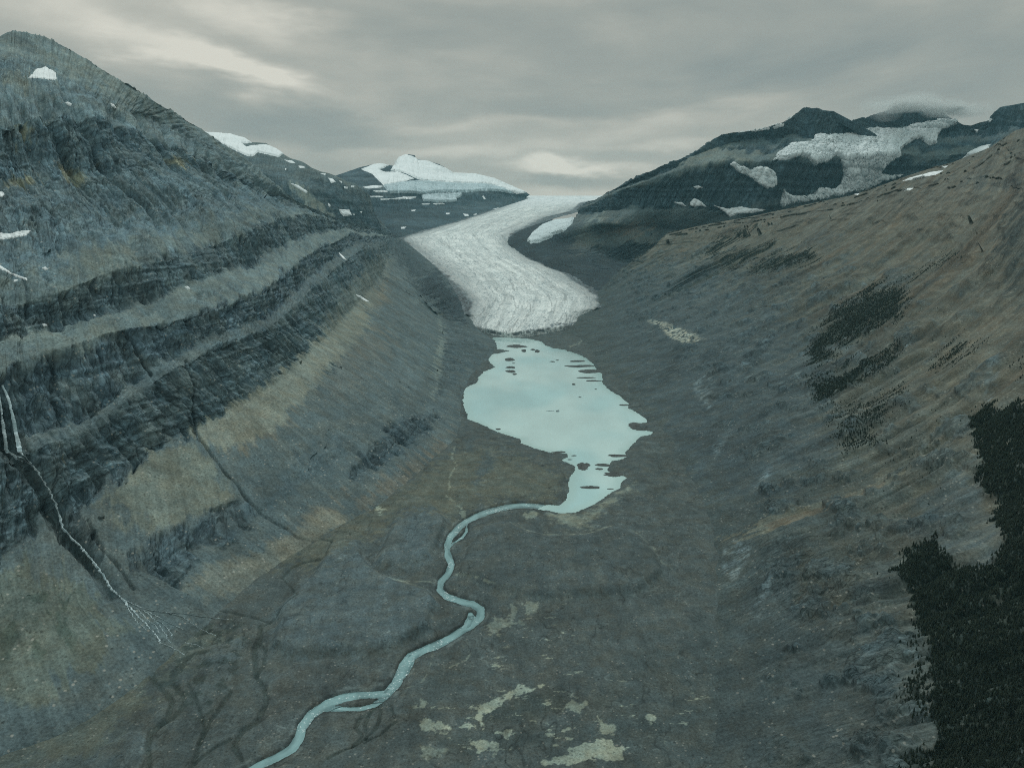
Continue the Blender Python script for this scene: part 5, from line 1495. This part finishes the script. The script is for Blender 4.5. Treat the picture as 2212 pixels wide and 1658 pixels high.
# the far right mountain
snow(FM, c3([(680, 572), (742, 518), (800, 480), (850, 480), (900, 468), (930, 430), (1010, 430), (1150, 412), (1170, 392), (1290, 394), (1400, 400), (1500, 362), (1600, 347), (1700, 338), (1790, 345), (1650, 400), (1625, 440), (1630, 470), (1590, 486), (1560, 470), (1530, 448), (1500, 450), (1440, 490),
             (1410, 520), (1415, 545), (1350, 570), (1330, 595), (1300, 622), (1290, 650), (1360, 660), (1435, 655), (1280, 702), (1200, 738), (1050, 772), (900, 800), (780, 812), (720, 835), (728, 790), (742, 738), (765, 765), (800, 782), (880, 778), (915, 765), (950, 730), (1000, 745), (1040, 740), (1070, 710), (1085, 660), (1085, 610),
             (1072, 580), (1068, 550), (1040, 545), (1000, 575), (960, 582), (910, 596), (885, 555), (830, 545), (790, 560), (740, 572)]),
     'large hanging glacier spilling between the dark cliffs of the right mountain', 26, 'hanging_glacier', 'glacier', mat=m_nice, soft=1.4, rag=1.6, wl=9, bumpy=14, colr=(0.76, 0.80, 0.80))
snow(FM, c3([(438, 600), (460, 580), (500, 612), (560, 630), (600, 615), (650, 620), (690, 642), (702, 710), (650, 736), (600, 710), (550, 670), (480, 640)]), 'triangular patch of ice perched on the cliff left of the hanging glacier', 20, 'ice_patch', 'ice', mat=m_nice, soft=1.2, rag=1.6, wl=9, bumpy=8, colr=(0.76, 0.79, 0.78))
for q, lab in (([(340, 833), (420, 852), (500, 838), (545, 850), (640, 856), (560, 876), (480, 882), (432, 900), (400, 870)], 'ragged snow apron along the cliff foot, longest of the three there'),
               ([(195, 828), (220, 793), (250, 800), (298, 842), (260, 836), (225, 842)], 'spiky snow cone at the cliff foot left of the ragged apron'),
               ([(98, 812), (150, 815), (178, 838), (140, 830)], 'small snow cone at the left end of the cliff foot'),
               ([(218, 725), (250, 718), (272, 730), (240, 736)], 'thin snow ledge in the middle of the big dark cliff'),
               ([(480, 412), (620, 386), (720, 360), (800, 320), (832, 308), (775, 345), (745, 368), (800, 350), (800, 384), (720, 378), (690, 392), (610, 398)], 'snow along the crest left of the blocky summit'),
               ([(1775, 562), (1820, 520), (1870, 498), (1945, 478), (1905, 530), (1830, 556)], 'snow tongue behind the brown shoulder at the right'),
               ([(-10, 635), (60, 602), (110, 600), (40, 625)], 'snow strip on the crest at the left end of the right mountain'),
               ([(1915, 345), (1935, 333), (1948, 335), (1935, 352)], 'small snow spot on the crest near the right edge'),
               ([(1845, 395), (1870, 392), (1860, 412)], 'small snow spot beside the top of the hanging glacier')):
    snow(FM, c3(q), lab, 12, soft=1.0, rag=1.6, wl=9)
snow(FM, c2([(1390, 682), (1420, 640), (1480, 590), (1560, 560), (1662, 545), (1650, 580), (1600, 630), (1540, 650), (1530, 665), (1460, 692), (1410, 697)]), 'small side lobe of ice behind the dark moraine', 16, 'ice_lobe', 'ice', mat=m_nice, soft=1.6, rag=1.5, wl=9, bumpy=5, colr=(0.66, 0.73, 0.74))
for q, lab in (([(1430, 692), (1470, 675), (1530, 658), (1600, 640), (1666, 632), (1620, 655), (1550, 668), (1480, 684)], 'long snow streak below the crest of the near right hillside'), ([(1430, 746), (1460, 735), (1492, 732), (1470, 745)], 'short snow streak lower down the near right hillside crest'),
               ([(1150, 768), (1178, 764), (1170, 774)], 'snow speck on the left end of the right hillside crest'), ([(1660, 610), (1690, 604), (1675, 616)], 'snow speck right of the long snow streak')):
    snow(R, c3(q), lab, 4, soft=0.8, rag=1.0, wl=6)

# ------------------------------------------------------------------ waterfall and stream
m_foam = simple_mat('white_water', (0.68, 0.76, 0.78), rough=0.6, nscale=1 / 3.0, namt=0.3, dark=(0.42, 0.52, 0.55))
m_fall = simple_mat('falling_water', (0.62, 0.71, 0.74), rough=0.6, nscale=1 / 4.0, namt=0.35, stretch=(1, 1, 0.12), dark=(0.36, 0.46, 0.49))


def stream(loft, line, w0, w1, seed, name, mat, lift=1.0, step=1.5, jag=0.2):
    p = loft.points_at(line, step)
    for _ in range(2):
        p[1:-1] = 0.5 * p[1:-1] + 0.25 * (p[:-2] + p[2:])
    q = smooth_line(p, len(p) * 3)
    r = np.random.default_rng(seed)
    k = np.linspace(0, 1, len(q))
    w = (w0 + (w1 - w0) * k) * (1 + jag * np.interp(k, np.linspace(0, 1, 24 + len(q) // 8), r.normal(size=24 + len(q) // 8)))
    w = np.clip(w, 0.55 * min(w0, w1), 2.2 * w0)
    sd_ = np.interp(k, np.linspace(0, 1, 16 + len(q) // 10), r.normal(size=16 + len(q) // 10)) * jag * 1.6
    q[:, 0] += sd_ * w0
    tg = np.gradient(q, axis=0)
    tg /= np.linalg.norm(tg, axis=1, keepdims=True) + 1e-9
    view = np.array([0, 0, HC]) - q
    nrm = np.cross(tg, np.array([0.3, 1.0, 0.0]))               # across the slope, level
    nrm[:, 2] *= 0.2
    side = nrm / (np.linalg.norm(nrm, axis=1, keepdims=True) + 1e-9)
    out = np.array([0.55, -0.45, 0.7])
    cols = [q + side * w[:, None] * a + out * lift * (1.0 if abs(a) < .9 else 0.2) for a in (-1, -.5, 0, .5, 1)]
    P = np.stack(cols, 1)
    return link(name, mesh_np(name, P.reshape(-1, 3), quads(len(q), 5)), mat)


wf = bpy.data.objects.new('waterfall', None)
sc.collection.objects.link(wf)
p0 = L.points_at([(24, 970), (26, 971)])[0]
wf.location = p0
tag(wf, 'twin white waterfall dropping over the dark cliff at the left edge', 'waterfall')


def fall(line, w0, w1, seed):
    top, bot = L.points_at(line[:2])[0], L.points_at(line[-2:])[-1]
    px = np.asarray(line, float)
    q = L.points_at(line, 1.5)
    q = smooth_line(q, len(q) * 2)
    k = np.linspace(0, 1, len(q))
    # free fall: leave the lip and drop in front of the rock
    out = np.array([0.75, -0.66, 0]) 
    q = q + out[None] * (3.0 + 5.0 * np.sin(k * math.pi))[:, None]
    r = np.random.default_rng(seed)
    w = (w0 + (w1 - w0) * k) * (1 + 0.16 * np.interp(k, np.linspace(0, 1, 9), r.normal(size=9)))
    side = np.array([0.66, 0.75, 0])
    cols = [q + side * (w[:, None] * a) + out * 1.2 * (1 - a * a) for a in (-1, -.5, 0, .5, 1)]
    P = np.stack(cols, 1) - np.array(p0)
    o = link('fall_strand', mesh_np('fall_strand', P.reshape(-1, 3), quads(len(q), 5)), m_fall, wf)


fall([(4, 832), (10, 846), (18, 872), (25, 905), (31, 935), (38, 962), (42, 974)], 1.1, 2.5, 1)
fall([(-4, 850), (0, 880), (3, 915), (8, 945), (14, 975)], 0.9, 2.0, 2)
for i, (ln, a, b) in enumerate((
        ([(10, 972), (28, 982), (48, 990), (66, 1003), (80, 1018), (92, 1037), (106, 1058), (117, 1084), (125, 1106), (136, 1140), (150, 1158), (163, 1170), (182, 1190), (198, 1210), (213, 1228), (226, 1250), (235, 1262), (243, 1276)], 2.3, 2.1),
        ([(42, 974), (56, 990), (72, 1006), (84, 1024), (93, 1040)], 1.9, 1.3), ([(16, 976), (36, 992), (60, 1000), (76, 1012)], 1.8, 1.1),
        ([(243, 1274), (258, 1290), (272, 1302), (284, 1314), (297, 1330), (312, 1345), (326, 1360)], 2.3, 1.2))):
    tag(stream(L, ln, a, b, 20 + i, 'stream', m_foam), kind='structure')


FB = Loft.__new__(Loft)
FB.__dict__.update(FL.__dict__)


def pick(line, step):
    """surface under the fan: whichever of floor and slope lies nearer the camera"""
    a, b = L.points_at(line, step), FL.points_at(line, step)
    return a, b


class Both:
    def points_at(self, line, step=1.0):
        a, b = pick(line, step)
        da = np.linalg.norm(a - np.array([0, 0, HC]), axis=1)
        db = np.linalg.norm(b - np.array([0, 0, HC]), axis=1)
        return np.where((da < db)[:, None], a, b)


for i, (ln, a, b) in enumerate((
        ([(243, 1274), (270, 1297), (300, 1310), (325, 1318), (360, 1322), (395, 1332), (420, 1350), (445, 1364), (468, 1374)], 1.20, 0.42),
        ([(284, 1312), (310, 1318), (328, 1334), (350, 1345), (366, 1360), (372, 1376)], 1.20, 0.51), ([(326, 1360), (340, 1374), (345, 1388), (372, 1398), (398, 1414)], 1.20, 0.77),
        ([(300, 1318), (318, 1338), (338, 1352), (342, 1366)], 1.05, 0.59), ([(400, 1388), (425, 1392), (440, 1400)], 0.6, 0.4), ([(265, 1295), (276, 1312), (286, 1330), (300, 1346), (318, 1362)], 1.0, 0.6), ([(328, 1334), (346, 1352), (362, 1378), (368, 1388)], 0.8, 0.5), ([(300, 1310), (330, 1326), (352, 1338), (380, 1352), (398, 1360)], 0.9, 0.5), ([(345, 1322), (392, 1324), (440, 1332), (500, 1338)], 0.5, 0.35))):
    tag(stream(Both(), ln, a, b, 40 + i, 'stream', m_foam, lift=0.6, jag=0.5), kind='structure')

# ------------------------------------------------------------------ islets in the lake
m_isl = simple_mat('wet_gravel', (0.075, 0.082, 0.078), rough=0.9, nscale=1 / 6.0, namt=0.3, bump=0.6)


def islet(cx, cy, rx, ry, kind, seed):
    u, v = c5([(cx, cy)])[0]
    p = floor_pt(u, v)
    hx = rx * 0.3735 / F * math.hypot(p[1], HC) * 1.02
    a1, a2 = floor_pt(u, v - ry * 0.3735), floor_pt(u, v + ry * 0.3735)
    hy = max(abs(a1[1] - a2[1]) * 0.5, 1.2)
    n, m_ = 48, 10
    r = np.random.default_rng(seed)
    th = np.linspace(0, 2 * math.pi, n, endpoint=False)
    ph = r.uniform(0, 6.28, 8)
    rad = 1 + sum(r.uniform(.3, 1) * (0.24 / (k + 0.5)) * np.sin((k + 1) * th + ph[k]) for k in range(7))
    V, top = [], min(2.4, 0.10 * min(hx, hy) + 0.35) * (2.2 if kind == 2 else 1)
    for j in range(m_):
        q = 1 - j / m_
        h = top * (1 - q ** 1.6) * (1 + 0.0 * q) - 0.5 * (j == 0)
        for i in range(n):
            bx, by = hx * rad[i] * q * math.cos(th[i]), hy * rad[i] * q * math.sin(th[i])
            V.append((bx, by, h + (0.25 * top * float(r.normal()) if 0 < j else 0)))
    V.append((0, 0, top))
    Fc = []
    for j in range(m_ - 1):
        for i in range(n):
            Fc.append((j * n + i, j * n + (i + 1) % n, (j + 1) * n + (i + 1) % n, (j + 1) * n + i))
    for i in range(n):
        Fc.append(((m_ - 1) * n + i, (m_ - 1) * n + (i + 1) % n, len(V) - 1))
    me = bpy.data.meshes.new('islet')
    me.from_pydata(V, [], Fc)
    for f in me.polygons:
        f.use_smooth = True
    o = link('islet', me, m_isl)
    o.location = (p[0], p[1], 0.02)
    return o


ISL_LAB = ['flat islet nearest the glacier front, the wider one', 'small sliver islet left of the flat islet by the glacier front', 'dark boulder islet left of a pair near the glacier', 'low rock between two dark boulder islets', 'dark boulder islet right of a pair near the glacier',
           'wide flat islet topmost in the left column of islets', 'tiny islet second from the top in the left column', 'flat islet in the middle of the left column', 'rounded islet fourth down in the left column', 'tiny islet at the bottom of the left column',
           'small dark rock off the lower right fingers', 'tiny rock close to the right shore', 'tiny lone rock right of the lake centre', 'broken sliver left of the upper right fingers', 'broken sliver right of its twin by the upper fingers',
           'topmost gravel finger on the right shore', 'longest thin gravel finger on the right shore', 'thick gravel finger in the middle of the right shore fingers', 'thin gravel finger below the thick one on the right shore', 'lowest thin gravel finger on the right shore',
           'small islet off the lower left shore', 'gravel bar at the left side of the lake neck', 'long gravel bar at the right side of the lake neck', 'largest islet in the lake neck', 'small islet touching the right end of the largest neck islet',
           'gravel spit right of the largest neck islet', 'small bar below the spit right of the lake neck', 'broad gravel point on the right below the neck', 'long dark bar in the outlet pool', 'short dark sliver beside the bar in the outlet pool',
           'thin sliver above the largest neck islet', 'tiny sliver left of the neck above the islet', 'short spit on the widest right bay', 'rounded gravel point between the two right hand bays']
for i, (q, lab) in enumerate(zip(ISLES, ISL_LAB)):
    tag(islet(*q, 300 + i), lab, 'islet', 'gravel islets in the lake')

# iceberg near the middle of the lake, with a smaller floe trailing behind
p = floor_pt(*c5([(1330, 720)])[0])
r = np.random.default_rng(5)


def berg(name, loc, sx, sy, sz, seed, label):
    r = np.random.default_rng(seed)
    me = bpy.data.meshes.new(name)
    V, Fc, n = [], [], 14
    for j, (q, h) in enumerate(((1.0, -0.6), (1.05, 0.15), (0.8, 0.55), (0.45, 0.85))):
        for i in range(n):
            a = 2 * math.pi * i / n
            k = q * (0.8 + 0.4 * r.random())
            V.append((sx * k * math.cos(a), sy * k * math.sin(a), sz * (h + 0.2 * r.normal() * (j > 0))))
    V.append((0, 0, sz))
    for j in range(3):
        for i in range(n):
            Fc.append((j * n + i, j * n + (i + 1) % n, (j + 1) * n + (i + 1) % n, (j + 1) * n + i))
    for i in range(n):
        Fc.append((3 * n + i, 3 * n + (i + 1) % n, len(V) - 1))
    me.from_pydata(V, [], Fc)
    o = link(name, me, m_berg)
    o.location = loc
    tag(o, label, 'iceberg')


m_berg = simple_mat('dirty_ice', (0.10, 0.13, 0.135), nscale=0.4, namt=0.4, bump=0.4, dark=(0.45, 0.52, 0.54))
berg('iceberg', (p[0], p[1], 0.0), 4.5, 4.0, 3.2, 4, 'small dark ice block drifting alone in the middle of the lake')
berg('ice_floe', (p[0] - 17, p[1] + 4, 0.0), 11, 2.2, 0.7, 6, 'thin pale floe trailing left of the dark drifting ice block')

# ------------------------------------------------------------------ conifers
m_need = simple_mat('conifer_needles', (0.026, 0.036, 0.026), rough=0.9, nscale=0.35, namt=0.45, spec=0.1, dark=(0.014, 0.022, 0.018))
m_bark = simple_mat('conifer_bark', (0.09, 0.075, 0.06), rough=0.9, nscale=1.2, namt=0.3)


def crown(seed, layers, seg, w=0.17):
    r = np.random.default_rng(seed)
    V, Fc = [], []
    for j in range(layers):
        f = j / layers
        z0 = 0.10 + 0.82 * f
        rad = w * (1 - f) ** 0.85 + 0.018
        b = len(V)
        V.append((0.01 * r.normal(), 0.01 * r.normal(), min(z0 + 1.35 * 0.9 / layers + 0.03, 1.0)))
        off = r.uniform(0, 6.28)
        for i in range(seg * 2):
            a = off + math.pi * i / seg
            k = rad * (r.uniform(0.85, 1.2) if i % 2 == 0 else r.uniform(0.40, 0.6))
            V.append((k * math.cos(a), k * math.sin(a), z0 - (0.035 if i % 2 == 0 else 0.0) + 0.012 * r.normal()))
        for i in range(seg * 2):
            Fc.append((b, b + 1 + i, b + 1 + (i + 1) % (seg * 2)))
    return np.array(V), np.array(Fc)


def trunk_mesh():
    V, Fc, n = [], [], 6
    for z0, k in ((-0.06, 0.018), (0.25, 0.014), (0.6, 0.008), (0.9, 0.003)):
        for i in range(n):
            a = 2 * math.pi * i / n
            V.append((k * math.cos(a), k * math.sin(a), z0))
    for j in range(3):
        for i in range(n):
            Fc.append((j * n + i, j * n + (i + 1) % n, (j + 1) * n + (i + 1) % n, (j + 1) * n + i))
    me = bpy.data.meshes.new('trunk')
    me.from_pydata(V, [], Fc)
    me.materials.append(m_bark)
    return me


F_MAIN = [(3000, 640), (2600, 770), (2300, 845), (2212, 863), (2163, 878), (2125, 880), (2107, 897), (2084, 923), (2107, 949), (2110, 979), (2118, 1013), (2114, 1043), (2121, 1061), (2155, 1091), (2148, 1121), (2163, 1177), (2144, 1218), (2073, 1229), (2047, 1199),
          (2013, 1170), (1976, 1184), (1931, 1229), (1953, 1259), (1968, 1293), (1976, 1338), (1980, 1360), (2002, 1397), (2010, 1487), (2013, 1562), (2017, 1760), (2450, 1760), (3000, 1700)]
PATCHES = [(F_MAIN, 1.0, 3.6, 6.5), (c6([(870, 690), (890, 580), (950, 510), (1000, 430), (1050, 350), (1150, 310), (1250, 260), (1330, 240), (1380, 210), (1430, 270), (1470, 310), (1420, 370), (1420, 440), (1330, 460), (1240, 500), (1180, 550), (1100, 590), (1000, 590), (1080, 640), (960, 690)]), .9, 3, 5),
           (c6([(890, 800), (980, 760), (1100, 700), (1240, 640), (1400, 580), (1420, 610), (1350, 680), (1250, 740), (1100, 830), (1040, 880), (930, 910), (910, 850)]), .95, 3, 5),
           (c6([(1040, 1110), (1070, 1050), (1200, 960), (1400, 890), (1420, 920), (1350, 1000), (1260, 1080), (1340, 1140), (1200, 1170), (1100, 1200), (1060, 1160)]), .5, 2.8, 4.5), (c6([(980, 1010), (1050, 970), (1250, 880), (1420, 800), (1430, 830), (1250, 930), (1100, 990)]), .45, 2.8, 4.5),
           (c6([(1230, 260), (1400, 190), (1580, 120), (1740, 40), (1760, 50), (1600, 130), (1430, 220), (1300, 270)]), .5, 2.8, 4.5), (c3([(310, 1100), (350, 1060), (480, 990), (560, 960), (480, 1020), (400, 1080), (340, 1130)]), .9, 2.8, 4.5),
           (c3([(395, 1150), (500, 1100), (690, 1060), (560, 1130), (460, 1190), (410, 1180)]), .9, 2.8, 4.5), (c3([(540, 1190), (700, 1125), (880, 1090), (945, 1140), (800, 1180), (720, 1200), (560, 1215)]), .85, 2.8, 4.5),
           (c6([(1700, 640), (1800, 600), (1900, 560), (1840, 620), (1720, 690)]), .25, 2.8, 4.5), (c6([(2050, 700), (2140, 660), (2140, 740), (2060, 740)]), .5, 2.8, 4.5), (c6([(1580, 700), (1650, 640), (1760, 590), (1700, 660), (1620, 720)]), .5, 2.8, 4.5),
           (c9([(1460, 1150), (1540, 980), (1570, 1100), (1560, 1380), (1510, 1400), (1480, 1280)]), .55, 3.5, 6), (c9([(1450, 1600), (1560, 1540), (1600, 1700), (1460, 1700)]), .6, 3.5, 6), (c9([(1400, 930), (1500, 890), (1580, 900), (1560, 980), (1450, 960)]), .3, 3, 5)]
rt = np.random.default_rng(11)
trees = []
st = fbm(R.S2 / 16, R.T2 / 220, oct=4, seed=203)
Wb = R.warped(7.0, 26, 204)
lump = fbm(R.S2 / 26, R.T2 / 34, oct=5, seed=207, gain=0.6)
gap = fbm(R.S2 / 20, R.T2 / 70, oct=4, seed=208, gain=0.6)
cell = np.linalg.norm(np.cross(np.diff(R.P, axis=0)[:, :-1], np.diff(R.P, axis=1)[:-1, :]), axis=-1)
tree_ground = np.zeros_like(R.u)
for pi_, (poly, dens, h0, h1) in enumerate(PATCHES):
    sdp = sdist(Wb[0], Wb[1], poly, 60) + (st * (60 if pi_ else 34)) + (0 if pi_ else 26 * lump)
    inside = (sdp < 0)
    fade = np.clip(0.22 - sdp / 17.0, 0, 1) * (sdp < 3.5)
    if pi_ == 0:
        fade = fade * (1 - 0.85 * sstep(gap, 0.20, 0.30))
    inside = sdp < 3.5
    if pi_ in (1,):
        inside &= ~((fbm(R.S2 / 12, R.T2 / 40, oct=3, seed=205) > 0.14) & (sdist(R.u, R.v, c6([(980, 520), (1100, 470), (1200, 500), (1180, 600), (1000, 600)]), 20) < 5))
    tree_ground = np.maximum(tree_ground, fade * dens)
    frame = (R.u < 2850) & (R.v < 1740)
    pr = cell * ((inside & frame) * fade)[:-1, :-1] * dens * (1 / 3.6 if pi_ == 0 else 1 / 4.5)
    print('patch', pi_, int(pr.sum()))
    n = int(min(pr.sum(), 85000 if pi_ == 0 else 12000))
    if n < 3:
        continue
    cdf = np.cumsum(pr.ravel())
    idx = np.searchsorted(cdf, rt.random(n) * cdf[-1])
    ii, jj = np.unravel_index(idx, pr.shape)
    a, b = rt.random(n)[:, None], rt.random(n)[:, None]
    P = R.P[ii, jj] * (1 - a) * (1 - b) + R.P[ii + 1, jj] * a * (1 - b) + R.P[ii, jj + 1] * (1 - a) * b + R.P[ii + 1, jj + 1] * a * b
    hh = h0 + (h1 - h0) * rt.random(n) ** 1.3
    trees.append(np.c_[P, hh])
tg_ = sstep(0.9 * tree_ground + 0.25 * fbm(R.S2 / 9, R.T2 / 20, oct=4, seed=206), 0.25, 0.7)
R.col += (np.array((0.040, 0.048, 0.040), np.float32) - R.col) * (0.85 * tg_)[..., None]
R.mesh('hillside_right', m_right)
for u0, v0, sp_, k in ((1830, 860, 70, 60), (1900, 900, 90, 70), (1990, 1010, 50, 30), (1960, 1250, 40, 20), (1960, 1500, 20, 30), (1980, 700, 60, 25), (1820, 740, 50, 25)):   # strays
    uu, vv = rt.normal(u0, sp_, k), rt.normal(v0, sp_ * 0.6, k)
    for a, b in zip(uu, vv):
        p = R.points_at([(a, b), (a + 1, b)])[0]
        trees.append(np.r_[p, rt.uniform(2.5, 4.5)][None])
trees = np.concatenate(trees)
tu, tv = proj(trees[:, :3])
app = trees[:, 3] / np.linalg.norm(trees[:, :3] - np.array([0, 0, HC]), axis=1)
inframe = (tu > 0) & (tu < 2205) & (tv > 0) & (tv < 1652)
order = np.argsort(-(app * inframe))
near = order[:300]
rest = np.setdiff1d(np.arange(len(trees)), near)
protos = []
tm = trunk_mesh()
for k in range(6):
    V, Fc = crown(400 + k, 9, 8, 0.15 + 0.02 * (k % 3))
    me = mesh_np('crown', V, Fc, smooth=False)
    me.materials.append(m_need)
    protos.append(me)
GRP = 'nearest conifers of the forest'
for k, i in enumerate(near):
    e = bpy.data.objects.new('conifer', None)
    sc.collection.objects.link(e)
    e.location = trees[i, :3]
    s = float(trees[i, 3])
    e.scale = (s * rt.uniform(.85, 1.2), s * rt.uniform(.85, 1.2), s)
    e.rotation_euler = (rt.normal(0, .03), rt.normal(0, .03), rt.uniform(0, 6.28))
    tag(e, 'dark narrow conifer among the nearest trees at the bottom right', 'conifer', GRP)
    c = bpy.data.objects.new('crown', protos[k % 6])
    sc.collection.objects.link(c)
    c.parent = e
    c = bpy.data.objects.new('trunk', tm)
    sc.collection.objects.link(c)
    c.parent = e
low = [crown(500 + k, 3, 4, 0.20) for k in range(5)]
VV, FF, b = [], [], 0
for k, i in enumerate(rest):
    V, Fc = low[k % 5]
    a, s = rt.uniform(0, 6.28), trees[i, 3]
    wd = s * rt.uniform(.85, 1.3)
    X = np.c_[(V[:, 0] * math.cos(a) - V[:, 1] * math.sin(a)) * wd, (V[:, 0] * math.sin(a) + V[:, 1] * math.cos(a)) * wd, V[:, 2] * s - 0.3]
    VV.append(X + trees[i, :3])
    FF.append(Fc + b)
    b += len(V)
me = mesh_np('conifer_forest', np.concatenate(VV), np.concatenate(FF), smooth=False)
tag(link('conifer_forest', me, m_need), 'dark conifer woods covering the right hillside', 'forest', None, 'stuff')
print('trees', len(trees))

# ------------------------------------------------------------------ cloud cap on the right mountain
m = bpy.data.materials.new('cloud_vapour')
m.use_nodes = True
t = NT(m.node_tree)
pv = t.n('ShaderNodeVolumePrincipled')
pv.inputs['Color'].default_value = (0.95, 0.97, 0.96, 1)
pv.inputs['Density'].default_value = 0.0020
o = t.n('ShaderNodeOutputMaterial')
t.t.links.new(pv.outputs[0], o.inputs['Volume'])
cl = bpy.data.objects.new('cloud', None)
sc.collection.objects.link(cl)
ax, e = ray(1960, 232)
cl.location = (ax * 6050, 6050, HC + e * 6050)
tag(cl, 'soft grey cloud clinging to the summit beside the hanging glacier', 'cloud')
rc = np.random.default_rng(3)
for k in range(46):
    f = rc.random()
    u, v = 1890 + 210 * f + rc.normal(0, 14), 227 + 34 * max(0, f - .5) + rc.normal(0, 7)
    yy = 5850 + rc.normal(0, 130)
    ax, e = ray(u, v)
    me = bpy.data.meshes.new('puff')
    V, Fc = [], []
    n, m_ = 20, 12
    sx, sy, sz = rc.uniform(70, 190), rc.uniform(60, 140), rc.uniform(24, 60)
    for j in range(m_ + 1):
        for i in range(n):
            a, b_ = 2 * math.pi * i / n, math.pi * j / m_
            V.append((math.sin(b_) * math.cos(a), math.sin(b_) * math.sin(a), math.cos(b_)))
    V = np.array(V)
    nn = 1 + 0.5 * fbm(V[:, 0] * 1.5 + k, V[:, 1] * 1.5, V[:, 2] * 1.5, 3, 300 + k)
    V = V * nn[:, None] * np.array([sx, sy, sz])
    for j in range(m_):
        for i in range(n):
            Fc.append((j * n + i, (j + 1) * n + i, (j + 1) * n + (i + 1) % n, j * n + (i + 1) % n))
    me.from_pydata([tuple(q) for q in V], [], Fc)
    o = link('puff', me, bpy.data.materials['cloud_vapour'], cl)
    o.location = np.array((ax * yy, yy, HC + e * yy)) - np.array(cl.location)
